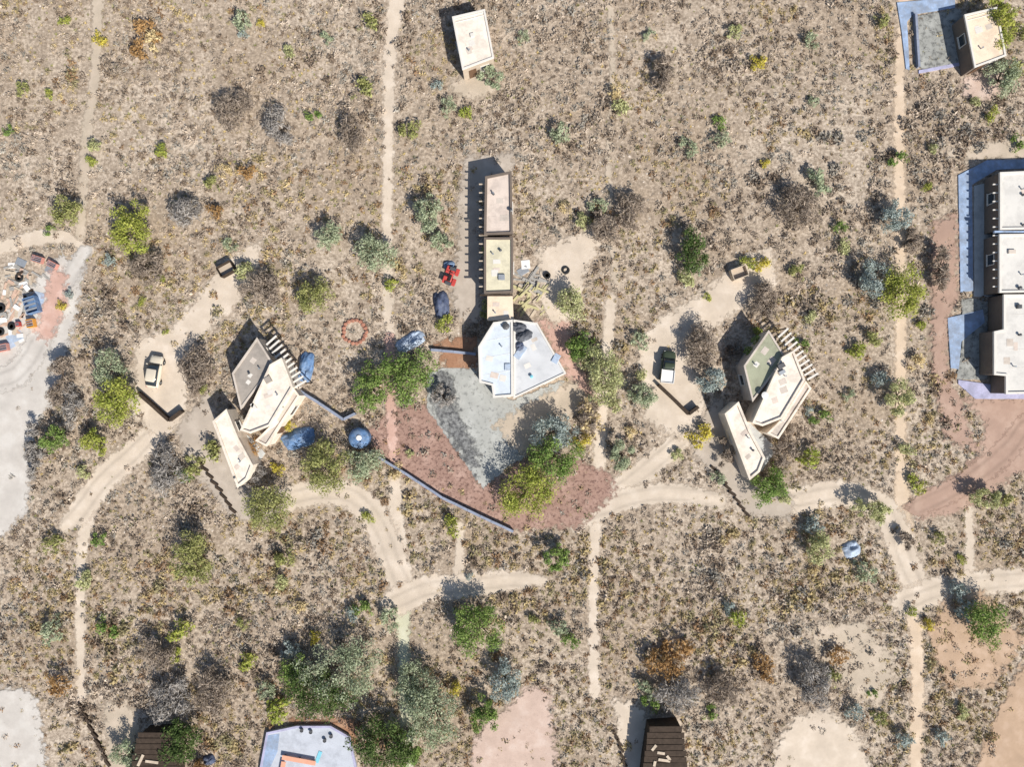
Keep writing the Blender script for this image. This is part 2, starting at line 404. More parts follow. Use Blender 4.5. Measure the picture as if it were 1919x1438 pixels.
yard('sand_patch', [(924, 796), (1010, 745), (1075, 712), (1105, 748), (1060, 800), (998, 858), (975, 850)], 'tan', .06)
yard('earth_terrace', [(1800, 745), (2300, 745), (2300, 880), (1919, 880), (1870, 915), (1800, 960), (1725, 975), (1700, 950), (1790, 890), (1835, 850), (1846, 790)], 'redsmooth', .02)
yard('dirt_clearing', [(-300, 1300), (40, 1288), (72, 1312), (88, 1438), (95, 1640), (-300, 1640)], 'white', .1)
track('dirt_road', [(-150, 720, 46), (0, 712, 46), (50, 680, 46), (92, 600, 40), (130, 520, 30), (160, 470, 20)], 'white', .02)
track('dirt_road', [(1919, 800, 40), (1880, 850, 42), (1800, 910, 40), (1720, 950, 36)], 'redsmooth', .02)
track('dirt_road', [(1545, 1600, 40), (1540, 1438, 40), (1530, 1390, 36), (1540, 1345, 24)], 'path', .04)
yard('dirt_clearing', [(193, 1322), (235, 1310), (262, 1348), (250, 1438), (244, 1640), (205, 1640), (205, 1438)], 'tan', .05)
yard('dirt_clearing', [(950, 1330), (985, 1288), (1030, 1292), (1044, 1438), (1048, 1640), (880, 1640), (885, 1400), (915, 1345)], 'pink', .16)
yard('dirt_clearing', [(1148, 1306), (1200, 1322), (1217, 1360), (1208, 1438), (1200, 1640), (1172, 1640), (1166, 1438)], 'path', .05)
yard('dirt_clearing', [(1490, 1345), (1550, 1328), (1600, 1368), (1632, 1438), (1640, 1640), (1430, 1640), (1450, 1400)], 'path', .05)
yard('dirt_clearing', [(2300, 1200), (1919, 1238), (1893, 1285), (1868, 1340), (1840, 1400), (1828, 1438), (1828, 1640), (2300, 1640)], 'ochre', .06)
yard('drive', [(332, 800), (392, 735), (412, 800), (458, 915), (530, 938), (520, 980), (440, 972), (386, 912), (345, 862)], 'drive', .02)
yard('drive', [(1290, 802), (1350, 745), (1370, 790), (1416, 905), (1490, 930), (1480, 975), (1400, 966), (1344, 902), (1303, 852)], 'drive', .02)
yard('dirt_clearing', [(872, 292), (965, 288), (960, 320), (905, 345), (902, 605), (858, 600), (838, 520), (858, 470), (856, 380)], 'drive', .1)
yard('dirt_clearing', [(840, 150), (930, 128), (925, 170), (890, 190), (845, 175)], 'tan', .1)
yard('dirt_clearing', [(1800, 150), (1890, 118), (1885, 170), (1840, 190), (1805, 178)], 'pink', .1)
yard('dirt_clearing', [(1740, 285), (1919, 255), (2200, 255), (2200, 300), (1800, 300)], 'tan', .15)
yard('dirt_clearing', [(1005, 470), (1080, 440), (1120, 420), (1130, 450), (1095, 520), (1090, 590), (1030, 610), (1015, 560)], 'path', .12)
yard('dirt_clearing', [(545, 1345), (670, 1345), (668, 1400), (640, 1385), (545, 1378)], 'rust', .2)
yard('dirt_clearing', [(1500, 1170), (1620, 1165), (1680, 1240), (1650, 1330), (1600, 1300), (1530, 1220)], 'tan', .55)
yard('dirt_clearing', [(1770, 1120), (1840, 1110), (1919, 1200), (1860, 1290), (1770, 1290), (1740, 1190)], 'ochre', .5)
yard('dirt_clearing', [(1745, 420), (1792, 400), (1795, 560), (1775, 600), (1775, 710), (1800, 745), (1830, 850), (1770, 820), (1745, 700)], 'redsmooth', .4)

track('track', [(730, 632, 15), (732, 700, 15), (733, 780, 15), (737, 865, 15)], 'pinkpale', 0)
yard('dirt_clearing', [(100, 500), (128, 520), (120, 590), (92, 640), (66, 630), (84, 560)], 'pinkpale', .05)
yard('rubble_patch', [(812, 700), (846, 700), (858, 770), (898, 850), (892, 890), (850, 830), (808, 765)], 'rubble', .35)
BLK = []                               # hard footprints, nothing grows there
def block(p, m=.1): BLK.append((p, m))

# pavement slabs (real step)
def slab(name, pts, mat, h=.14):
    p = pxpoly(pts, h); block(p, .05)
    o = MB().prism(p, -.02, h).build(name, M[mat], bevel=.015); tag(o, kind='structure'); return o
slab('pavement', [(1681, 4), (1790, -6), (1790, 14), (1712, 26), (1700, 40), (1705, 130), (1698, 128), (1690, 60)], 'blueconc')
yard('gravel_yard', [(1712, 30), (1800, 15), (1825, 120), (1722, 130)], 'gravelmix', .35, .3)
slab('pavement', [(1722, 131), (1822, 112), (1823, 118), (1722, 137)], 'lavconc')
slab('pavement', [(1796, 328), (1850, 300), (1919, 298), (1990, 298), (1990, 312), (1868, 318), (1822, 346), (1824, 545), (1800, 548)], 'blueconc', .13)
slab('patio', [(1826, 348), (1900, 330), (1900, 556), (1826, 556)], 'patio', .12)
yard('gravel_yard', [(1800, 560), (1850, 560), (1850, 712), (1790, 712), (1802, 640)], 'gravelmix', .3, .3)
slab('pavement', [(1776, 596), (1842, 580), (1846, 604), (1802, 640), (1797, 692), (1782, 690)], 'blueconc', .15)
slab('pavement', [(1796, 712), (1990, 740), (1990, 748), (1828, 748), (1796, 720)], 'lavconc', .12)
slab('pavement', [(426, 770), (452, 806), (480, 830), (497, 850), (466, 892), (448, 840)], 'patio', .10)
slab('pavement', [(1386, 768), (1410, 798), (1432, 818), (1456, 842), (1426, 885), (1405, 830)], 'patio', .10)

# ------------------------------------------------------------------ buildings
def on_edge(p, i, t):
    a, b = Vector(p[i]), Vector(p[(i + 1) % len(p)]); e = (b - a).normalized()
    q = a.lerp(b, t); return q, e, Vector((e.y, -e.x)), math.atan2(e.y, e.x)
def best_edges(p, d=(0.55, -0.83)):
    o = []
    for i in range(len(p)):
        a, b = Vector(p[i]), Vector(p[(i + 1) % len(p)]); e = b - a
        nrm = Vector((e.y, -e.x)).normalized(); o.append((nrm.dot(Vector(d)) + .05 * min(e.length, 6), i))
    return [i for s, i in sorted(o, reverse=True)]
def window(par, p, i, t, z0, z1, w):
    q, e, n, r = on_edge(p, i, t); c = q + n * .03
    f = MB().box((c.x, c.y, (z0 + z1) / 2), (w + .16, .10, z1 - z0 + .16), r).build('window', M['trim'], par)
    c = q + n * .075
    MB().box((c.x, c.y, (z0 + z1) / 2), (w, .03, z1 - z0), r).build('pane', M['glass'], f)
    c = q + n * .10
    MB().box((c.x, c.y, z0 - .11), (w + .3, .16, .06), r).build('sill', M['trim'], f)
def door(par, p, i, t, z=0.0):
    q, e, n, r = on_edge(p, i, t); c = q + n * .03
    d = MB().box((c.x, c.y, z + 1.03), (.95, .10, 2.06), r).build('door', M['door'], par)
    c = c + n * .08 + e * .36
    MB().box((c.x, c.y, z + 1.0), (.05, .08, .14), r).build('handle', M['vent'], d)
def vent(par, px, py, h, r=.12, hh=.4, mat='vent'):
    x, y = W(px, py, h)
    MB().lathe((x, y, h), [(r, -.02), (r, hh * .7), (r * 1.5, hh * .72), (r * 1.5, hh * .82), (r * .5, hh)], 10).build('vent', M[mat], par)
def roofbox(par, name, px, py, h, d, mat, rz=0.0):
    x, y = W(px, py, h); MB().box((x, y, h + d[2] / 2), d, rz, taper=.94).build(name, M[mat], par, bevel=.02)

def volume(par, pts, h, roof, wall='cream', parapet=.22, lip=.28, openings=True, sub=None):
    p = pxpoly(pts, h); p = offset(p, -.012)
    block(p, .15)
    MB().prism(p, -.03, h - .10).build('wall', M[wall], par)
    ro = MB().prism(offset(p, .06), h - .10, h).build('roof', M[roof], par)
    if parapet:
        MB().ring(offset(p, .075), offset(p, -lip), h - .06, h + parapet).build('parapet', M[sub or wall], ro, bevel=.02)
    cx_ = Vector((sum(q[0] for q in p) / len(p), sum(q[1] for q in p) / len(p)))
    pr_ = random.Random(int(pts[0][0] * 13 + pts[0][1]))
    for kk in range(3 if len(pts) > 3 else 2):
        q = cx_.lerp(Vector(p[pr_.randrange(len(p))]), pr_.uniform(.1, .48)); e0 = Vector(p[1]) - Vector(p[0]); r0 = math.atan2(e0.y, e0.x)
        MB().box((q.x, q.y, h + .003 + .004 * kk), (pr_.uniform(.5, 1.1), pr_.uniform(.4, .8), .012), r0).build('roof_patch', M[pr_.choice(('tanroof', 'trim', 'pinkroof'))], ro)
    q = cx_.lerp(Vector(p[pr_.randrange(len(p))]), .4)
    MB().lathe((q.x, q.y, h), [(.07, -.02), (.07, .38), (.11, .4), (.11, .44)], 8).build('pipe', M['zinc'], ro)
    if openings:
        es = best_edges(p); ln = lambda i: (Vector(p[(i + 1) % len(p)]) - Vector(p[i])).length
        if ln(es[0]) > 2.2: door(par, p, es[0], .3); window(par, p, es[0], .7, .95, 1.95, min(1.2, ln(es[0]) * .25))
        if len(es) > 1 and ln(es[1]) > 2: window(par, p, es[1], .5, .95, 1.95, min(1.3, ln(es[1]) * .3))
        if len(es) > 2 and ln(es[2]) > 2: window(par, p, es[2], .4, .95, 1.95, min(1.2, ln(es[2]) * .3))
    return p, ro

def cabin(dx, dy, label, roofm, group=None):
    HC = 2.5 if dx else 3.0
    c = W(885 + dx, 80 + dy, 0); t = empty('cabin', (0, 0, 0)); tag(t, label, 'cabin', group)
    p, ro = volume(t, [(848 + dx, 32 + dy), (908 + dx, 18 + dy), (925 + dx, 108 + dy), (867 + dx, 130 + dy)], HC, roofm, 'shadestucco' if dx else 'wall', .12, .16, sub='trim')
    # ridge strips along the top edge of the roof
    for yy in (30, 36):
        a = W(853 + dx, yy + 6 + dy, HC); b = W(908 + dx, yy - 8 + dy, HC)
        MB().tube((*a, HC + .03), (*b, HC + .03), .045, .045, 6).build('ridge_strip', M['trim'], ro)
    return t
t = cabin(0, 0, 'small cream flat-roofed cabin alone in the scrub, with no yard beside it', 'creamroof')
roofbox(t, 'roof_hatch', 885, 66, 3.0, (.5, .5, .18), 'trim', .2)
t = cabin(959, -4, 'small peach flat-roofed cabin beside the walled grey gravel yard', 'peachroof')

# long house north of the courtyard house
t = empty('long_house', (0, 0, 0)); tag(t, 'long narrow house with pinkish and straw roof sections and a dark west side', 'house')
volume(t, [(910, 332), (958, 322), (960, 438), (908, 440)], 3.3, 'pinkroof', 'shadestucco', .2, .22)
volume(t, [(908, 446), (961, 446), (961, 548), (908, 550)], 3.1, 'yellowroof', 'shadestucco', .18, .2)
p, ro = volume(t, [(914, 556), (960, 556), (962, 600), (914, 600)], 2.5, 'peachroof', 'wall', 0, 0, openings=False)
for yy in (439, 553):
    a = W(899, yy, 3.4); b = W(961, yy, 3.4)
    MB().box(((a[0] + b[0]) / 2, a[1], 3.28), (b[0] - a[0], .18, .12)).build('beam', M['darkwood'], t)
for yy in range(345, 545, 16):          # rafter tails along the dark west eaves
    a = W(902, yy, 3.0)
    MB().box((a[0] + .22, a[1], 2.95), (1.0, .13, .14)).build('rafter', M['wood'], t)
vent(t, 957, 395, 3.3, .16, .5); vent(t, 938, 470, 3.1, .12, .4); vent(t, 925, 365, 3.3, .1, .35)
roofbox(t, 'roof_hatch', 940, 520, 3.1, (.8, .7, .25), 'zinc')

# courtyard house in the middle
t = empty('courtyard_house', (0, 0, 0)); tag(t, 'pale blue flat-roofed house between red gravel and the grey gravel court', 'house')
volume(t, [(897, 650), (925, 605), (960, 600), (961, 742), (925, 745), (922, 722), (899, 716)], 3.2, 'blueroof', 'trim', .16, .2)
volume(t, [(963, 600), (1006, 606), (1060, 700), (963, 746)], 2.9, 'terroof', 'trim', .10, .16)
a = W(905, 714, 2.4)
MB().box((a[0] + .9, a[1], 2.4), (2.6, .5, .12)).build('canopy', M['trim'], t)
vent(t, 948, 612, 3.2, .3, .45); vent(t, 996, 706, 2.9, .14, .4, 'cyan')
roofbox(t, 'skylight', 962 + 13, 660, 2.9, (.9, 1.8, .16), 'paletarp', -.6)
roofbox(t, 'skylight', 951, 688, 3.2, (.7, .8, .16), 'paletarp', 0)
roofbox(t, 'skylight', 1042, 672, 2.9, (.8, 1.2, .14), 'paletarp', -.5)
for yy in (640, 672, 704):
    a = W(903, yy, 3.2); b = W(957, yy - 10, 3.2)
    MB().tube((*a, 3.205), (*b, 3.205), .02, .02, 5).build('roof_seam', M['trim'], t)

# two look-alike angular houses
def angular(dx, dy, label, rear, front, withvents):
    t = empty('angular_house', (0, 0, 0)); tag(t, label, 'house')
    Q = lambda L: [(x + dx, y + dy) for x, y in L]
    volume(t, Q([(436, 700), (482, 634), (513, 684), (452, 766)]), 3.2, rear, 'tanroof', .12, .16)
    volume(t, Q([(452, 806), (507, 684), (528, 672), (549, 726), (506, 798), (470, 812)]), 3.7, 'creamroof', 'cream', .2, .2)
    volume(t, Q([(551, 729), (561, 742), (500, 836), (480, 826), (508, 799)]), 2.9, 'tanroof', 'cream', .15, .18)
    volume(t, Q([(400, 790), (425, 768), (447, 822), (474, 872), (464, 898), (446, 913)]), 2.9, 'creamroof', 'cream', .2, .22)
    # slatted veranda along the north-east side
    a0, a1 = W(500 + dx, 640 + dy, 2.6), W(560 + dx, 728 + dy, 2.6); b0, b1 = W(513 + dx, 628 + dy, 2.6), W(574 + dx, 720 + dy, 2.6)
    MB().tube((*a0, 2.6), (*a1, 2.6), .08, .08, 4).build('beam', M['darkwood'], t)
    MB().tube((*b0, 2.6), (*b1, 2.6), .08, .08, 4).build('beam', M['darkwood'], t)
    for kk in range(11):
        u = (kk + .5) / 11; A = Vector(a0).lerp(Vector(a1), u); B = Vector(b0).lerp(Vector(b1), u); d = B - A
        MB().box(((A.x + B.x) / 2, (A.y + B.y) / 2, 2.70), (d.length + .5, .24, .06), math.atan2(d.y, d.x)).build('slat', M['trim'], t)
    for u in (.02, .5, .98):
        B = Vector(b0).lerp(Vector(b1), u); MB().box((B.x, B.y, 1.26), (.12, .12, 2.6)).build('post', M['darkwood'], t)
    if withvents:
        roofbox(t, 'air_conditioner', 504 + dx, 700 + dy, 3.7, (.9, .6, .5), 'vent', .5)
        roofbox(t, 'air_conditioner', 506 + dx, 712 + dy, 3.7, (.8, .5, .4), 'zinc', .5)
        vent(t, 474 + dx, 755 + dy, 3.7, .28, .35, 'whitesheet'); vent(t, 493 + dx, 706 + dy, 3.7, .12, .4)
        vent(t, 452 + dx, 858 + dy, 2.9, .1, .4)
    else:
        roofbox(t, 'roof_hatch', 503 + dx, 712 + dy, 3.7, (.8, .8, .3), 'greyroof', .5)
        roofbox(t, 'roof_hatch', 476 + dx, 762 + dy, 3.7, (.5, .9, .2), 'trim', .6)
        vent(t, 441 + dx, 895 + dy, 2.9, .1, .35); vent(t, 468 + dx, 700 + dy, 3.2, .1, .35)
    return t
angular(0, 0, 'cream angular house with grey-tan rear roof and a plain cream main roof', 'greyroof', 'creamroof', False)
angular(958, -14, 'cream angular house with green-tinted rear roof and dark air conditioners on top', 'greenroof', 'creamroof', True)

# large white-roofed house by the blue pavement
t = empty('white_roofed_house', (0, 0, 0)); tag(t, 'large house with three white roof sections beside blue pavement strips', 'house')
volume(t, [(1873, 324), (2010, 318), (2010, 428), (1873, 430)], 2.8, 'whiteroof', 'shadestucco', .18, .2, sub='trim')
volume(t, [(1872, 440), (2010, 438), (2010, 546), (1872, 548)], 2.8, 'whiteroof', 'shadestucco', .18, .2, sub='trim')
volume(t, [(2010, 552), (2010, 736), (1884, 738), (1884, 704), (1862, 702), (1862, 622), (1880, 618), (1880, 553)], 2.7, 'whiteroof', 'shadestucco', .18, .2, sub='trim')
a = W(1864, 434, 2.9); b = W(2010, 433, 2.9)
MB().box(((a[0] + b[0]) / 2, a[1], 2.75), (b[0] - a[0], .22, .3)).build('gutter', M['blueconc'], t)
for yy in range(345, 545, 16):
    a = W(1866, yy, 2.6); MB().box((a[0] + .2, a[1], 2.5), (1.0, .14, .14)).build('rafter', M['trim'], t)
for yy in (590, 655, 690):
    a = W(1892, yy, 2.7); b = W(2004, yy - 3, 2.7)
    MB().tube((*a, 2.705), (*b, 2.705), .02, .02, 5).build('roof_seam', M['trim'], t)
roofbox(t, 'roof_hatch', 1895, 472, 2.8, (.9, .5, .22), 'tanroof'); roofbox(t, 'air_conditioner', 1908, 575, 2.7, (.5, .5, .35), 'vent')
vent(t, 1909, 540, 2.8, .15, .4); vent(t, 1909, 628, 2.7, .12, .4); vent(t, 1916, 366, 2.8, .12, .4); vent(t, 1916, 422, 2.8, .1, .3)

# raised terrace at the south edge
t = empty('raised_terrace', (0, 0, 0)); tag(t, 'raised pale blue-grey concrete terrace below the dark green trees', 'terrace')
tp = pxpoly([(500, 1374), (556, 1362), (620, 1362), (655, 1382), (668, 1440), (676, 1560), (474, 1560), (488, 1438)], .5); block(tp, .2)
MB().prism(tp, -.03, .5).build('platform', M['terrace'], t, bevel=.03)
MB().ring(offset(tp, .05), offset(tp, -.22), .42, .56).build('edging', M['lavconc'], t)
sl_ = pxpoly([(498, 1380), (524, 1376), (520, 1410), (506, 1440), (492, 1440)], .5)
MB().prism(sl_, .47, .515).build('painted_strip', M['blueconc'], t)
b_ = empty('bench', (0, 0, 0)); tag(b_, 'coral orange L-shaped bench standing on the pale terrace', 'bench')
a = W(560, 1426, .9); MB().box((a[0], a[1], .90), (4.2, .55, .09), -.18).build('seat', M['coral'], b_)
a2 = W(529, 1436, .9); MB().box((a2[0], a2[1] - .45, .88), (.55, 1.9, .09), -.18).build('seat', M['coral'], b_)
for dxx in (-1.8, 0, 1.8):
    MB().box((a[0] + dxx, a[1] - dxx * .18, .68), (.1, .45, .38), -.18).build('leg', M['vent'], b_)
o = MB().box((*W(597, 1420, .53), .535), (.45, 1.5, .03), -.35).build('lying_mat', M['cyan']); tag(o, 'cyan mat lying on the pale terrace beside the coral bench', 'mat')
for px_, py_ in ((566, 1369), (583, 1372), (621, 1380), (609, 1388)):
    x, y = W(px_, py_, .6)
    o = MB().lathe((x, y, .5), [(.16, 0), (.22, .3), (.24, .32), (.2, .32), (.17, .28)], 10).build('plant_pot', M['vent'])
    tag(o, 'small dark plant pot near the north edge of the terrace', 'plant pot', 'dark plant pots on the terrace')
# dark timber sheds
def shed(pts, h, label, n, ang, pale):
    t = empty('timber_shed', (0, 0, 0)); tag(t, label, 'shed')
    p = pxpoly(pts, h); block(p, .2); p2 = offset(p, -.15)
    MB().prism(p2, -.03, h - .12).build('wall', M['darkwood'], t)
    c = Vector((sum(q[0] for q in p) / len(p), sum(q[1] for q in p) / len(p)))
    ys = [q[1] for q in p]; y0, y1 = min(ys), max(ys)
    for kk in range(n):
        y = y0 + (kk + .5) * (y1 - y0) / n
        xs = []
        for i in range(len(p)):
            a, b = p[i - 1], p[i]
            if (a[1] > y) != (b[1] > y): xs.append(a[0] + (b[0] - a[0]) * (y - a[1]) / (b[1] - a[1]))
        if len(xs) < 2: continue
        xa, xb = min(xs), max(xs)
        MB().box(((xa + xb) / 2, y, h - .06 + random.uniform(0, .05)), (xb - xa + random.uniform(-.1, .3), (y1 - y0) / n * .9, .05), random.uniform(-.015, .015)).build('roof_board', M['darkwood'], t)
    for x0, y0_, x1, y1_ in pale:
        a = W(x0, y0_, h + .1); b = W(x1, y1_, h + .1); d = Vector(b) - Vector(a)
        MB().box(((a[0] + b[0]) / 2, (a[1] + b[1]) / 2, h + .045), (d.length, .32, .07), math.atan2(d.y, d.x)).build('batten', M['wood'], t)
    x, y = c; e = best_edges(p2)[0]; door(t, p2, e, .5)
shed([(258, 1378), (328, 1374), (330, 1440), (330, 1500), (240, 1500), (246, 1438)], 2.6, 'dark timber shed in the shade beside the dark green tree', 12, 0, [(258, 1437, 268, 1416), (272, 1428, 296, 1431)])
shed([(1217, 1366), (1278, 1362), (1288, 1440), (1288, 1500), (1200, 1500), (1206, 1438)], 2.6, 'dark timber shed with pale battens on its roof beside the pale clearing', 12, 0, [(1222, 1408, 1230, 1398), (1232, 1412, 1246, 1414), (1250, 1418, 1256, 1426), (1228, 1428, 1226, 1438), (1234, 1425, 1256, 1428)])

# ------------------------------------------------------------------ low walls, sleepers
def low_wall(name, pts, h, w, mat, label, cat, seg=1.4, cop=None, piece='coping_block'):
    t = empty(name, (0, 0, 0)); tag(t, label, cat)
    P = [Vector(W(x, y)) for x, y in pts]
    for a, b in zip(P[:-1], P[1:]):
        d = b - a; r = math.atan2(d.y, d.x); c = (a + b) / 2
        MB().box((c.x, c.y, h / 2 - .01), (d.length, w, h), r).build('wall', M[mat], t)
        n = max(1, int(d.length / seg))
        for kk in range(n):
            q = a + d * ((kk + .5) / n)
            MB().box((q.x, q.y, h + .04), (d.length / n - .03, w + .08, .07), r + random.uniform(-.02, .02)).build(piece, M[cop or mat], t)
        BLK.append(([tuple(v) for v in offset(ccw([tuple(a), tuple(b), tuple(b + Vector((.01, .01))), tuple(a + Vector((.01, .01)))]), .2)], 0))
low_wall('low_wall', [(548, 722), (600, 755), (646, 786), (668, 775)], .7, .25, 'bluewall', 'blue-grey low wall running from the angular house towards the big green tree', 'wall')
low_wall('low_wall', [(694, 846), (760, 886), (830, 932), (900, 966), (962, 995)], .6, .22, 'bluewall', 'long blue-grey low wall edging the red gravel yard', 'wall')
low_wall('retaining_wall', [(264, 736), (296, 764), (322, 788), (346, 770)], .8, .3, 'darkwood', 'dark timber retaining wall beside the cream car', 'wall', 1.3, piece='plank')
low_wall('retaining_wall', [(1232, 722), (1262, 750), (1288, 776), (1306, 762)], .8, .3, 'darkwood', 'dark timber retaining wall behind the pickup with the white bed', 'wall', 1.3, piece='plank')
low_wall('low_wall', [(808, 656), (892, 664)], .5, .25, 'bluewall', 'short grey low wall between the rust soil and the pale blue house', 'wall')
low_wall('low_wall', [(1712, 28), (1718, 128)], .5, .2, 'bluewall', 'low blue-grey wall along the west of the gravel yard by the peach cabin', 'wall')
def sleepers(a, b, n, label, grp):
    A, B = Vector(W(*a)), Vector(W(*b)); d = B - A; r = math.atan2(d.y, d.x)
    for kk in range(n):
        q = A + d * ((kk + .5) / n)
        o = MB().box((0, 0, .14), (1.05, .32, .28)).build('timber_sleeper', M['darkwood'], bevel=.02)
        o.location = (q.x + random.uniform(-.06, .06), q.y + random.uniform(-.06, .06), 0.02); o.rotation_euler.z = r + .3 + random.uniform(-.1, .1)
        tag(o, label, 'timber', grp)
sleepers((372, 860), (442, 962), 8, 'dark timber sleeper laid along the drive of the grey-roofed angular house', 'sleepers along the drive of the grey-roofed house')
sleepers((1334, 872), (1402, 968), 8, 'dark timber sleeper laid along the drive of the green-roofed angular house', 'sleepers along the drive of the green-roofed house')
sleepers((150, 1318), (206, 1436), 9, 'dark timber sleeper laid along the track end near the shaded shed', 'sleepers near the shaded shed')
sleepers((1153, 1372), (1172, 1436), 5, 'dark timber sleeper at the edge of the clearing by the battened shed', 'sleepers by the battened shed')

# ------------------------------------------------------------------ vehicles
def loft(mb, st, n=10, sq=.75):
    """stations (x, half width, z bottom, z top): rounded cross-sections along x"""
    vs = []; fs = []
    for x, hw, z0, z1 in st:
        for kk in range(n):
            a = 2 * math.pi * (kk + .5) / n; c, s_ = math.cos(a), math.sin(a)
            vs.append((x, hw * math.copysign(abs(c) ** sq, c), (z0 + z1) / 2 + (z1 - z0) / 2 * math.copysign(abs(s_) ** sq, s_)))
    for i in range(len(st) - 1):
        for kk in range(n): fs.append((i * n + kk, (i + 1) * n + kk, (i + 1) * n + (kk + 1) % n, i * n + (kk + 1) % n))
    fs.append(tuple(range(n))); fs.append(tuple((len(st) - 1) * n + kk for kk in range(n - 1, -1, -1)))
    return mb.add(vs, fs)
def wheel(par, x, y, r=.31, w=.2):
    ww = MB().lathe((x, y, r), [(r * .6, -w / 2), (r * .95, -w / 2), (r, -w / 3), (r, w / 3), (r * .95, w / 2), (r * .6, w / 2)], 16, 'y').build('tyre', M['black'], par)
    MB().lathe((x, y, r), [(r * .3, -w / 2 - .005), (r * .58, -w / 2 + .01), (r * .58, w / 2 - .01), (r * .3, w / 2 + .005)], 12, 'y').build('rim', M['zinc'], ww)
def car(label, px, py, ang, paint, pickup=False):
    x, y = W(px, py, .8); t = empty('pickup' if pickup else 'parked_car', (x, y, .1), math.radians(ang)); tag(t, label, 'pickup' if pickup else 'car')
    block([(x - 1.6, y - 2), (x + 1.6, y - 2), (x + 1.6, y + 2), (x - 1.6, y + 2)], .1)
    L = 2.0
    st = [(-L, .70, .35, .72), (-L + .08, .78, .28, .86), (-L + .6, .84, .22, .94), (0, .86, .22, .95), (L - 1.0, .84, .22, .93), (L - .35, .80, .24, .82), (L - .05, .72, .30, .72), (L, .62, .36, .62)]
    loft(MB(), st, 14, .6).build('body', M[paint], t, smooth=True)
    if pickup: gst = [(-.25, .70, .88, 1.0), (-.18, .72, .88, 1.46), (.45, .72, .88, 1.50), (1.05, .70, .86, .98)]
    else: gst = [(-1.75, .68, .86, .98), (-1.2, .70, .88, 1.40), (-.2, .71, .9, 1.47), (.35, .70, .9, 1.42), (1.05, .68, .86, .96)]
    loft(MB(), gst, 14, .6).build('windows', M['glass'], t, smooth=True)
    x0, x1 = (-.15, .5) if pickup else (-1.2, .35)
    loft(MB(), [(x0 - .05, .5, 1.36, 1.47), (x0 + .1, .62, 1.36, 1.50), (x1 - .1, .62, 1.40, 1.53), (x1, .5, 1.38, 1.46)], 12, .5).build('roof', M[paint], t, smooth=True)
    if pickup:
        MB().box((-1.15, 0, .97), (1.55, 1.52, .12)).build('load_bed', M['whitesheet'], t, bevel=.02)
        for yy in (-.78, .78): MB().box((-1.15, yy, 1.05), (1.6, .07, .28)).build('bed_side', M['whitesheet'], t)
        MB().box((-1.97, 0, 1.05), (.07, 1.5, .28)).build('tailgate', M['whitesheet'], t)
    for xx in (-1.25, 1.28):
        for yy in (-.76, .76): wheel(t, xx, yy)
    for yy in (-.5, .5):
        MB().box((L - .09, yy, .62), (.12, .3, .14)).build('headlight', M['lamp'], t, bevel=.02)
        MB().box((-L + .05, yy * 1.2, .7), (.1, .2, .14)).build('tail_light', M['red_paint'], t)
        MB().box((.85, yy * 1.84, .98), (.12, .2, .12)).build('mirror', M[paint], t, bevel=.02)
    MB().box((L - .02, 0, .40), (.1, 1.3, .14)).build('bumper', M['vent'], t, bevel=.02)
car('cream car with dark glass parked on the pale dirt beside a timber retaining wall', 289, 697, 80, 'carcream')
car('dark green pickup with a white load bed on the pale dirt', 1252, 688, 84, 'cargreen', True)
# red quad bike
x, y = W(845, 517, .8); t = empty('quad_bike', (x, y, .06), math.radians(70)); tag(t, 'red quad bike with black seat parked on bare dirt by the long house', 'quad bike')
block([(x - 1.2, y - 1.2), (x + 1.2, y - 1.2), (x + 1.2, y + 1.2), (x - 1.2, y + 1.2)], 0)
loft(MB(), [(-1.0, .22, .45, .7), (-.8, .3, .4, .82), (0, .26, .4, .85), (.6, .3, .42, .92), (.95, .2, .45, .78)], 12).build('body', M['red_paint'], t, smooth=True)
for xx in (-.66, .66):
    for yy in (-.62, .62):
        wheel(t, xx, yy, .32, .3)
        MB().box((xx, yy * .96, .74), (.95, .5, .07), taper=.8).build('mudguard', M['red_paint'], t, bevel=.03)
MB().box((-.3, 0, .9), (.85, .34, .16), taper=.85).build('seat', M['black'], t, bevel=.04)
MB().tube((.3, -.42, 1.12), (.3, .42, 1.12), .03, .03).tube((.42, 0, .85), (.3, 0, 1.12), .04, .03).build('handlebar', M['vent'], t)
for xx in (.85, -1.02): MB().box((xx, 0, .93), (.4, .8, .04)).build('rack', M['vent'], t)

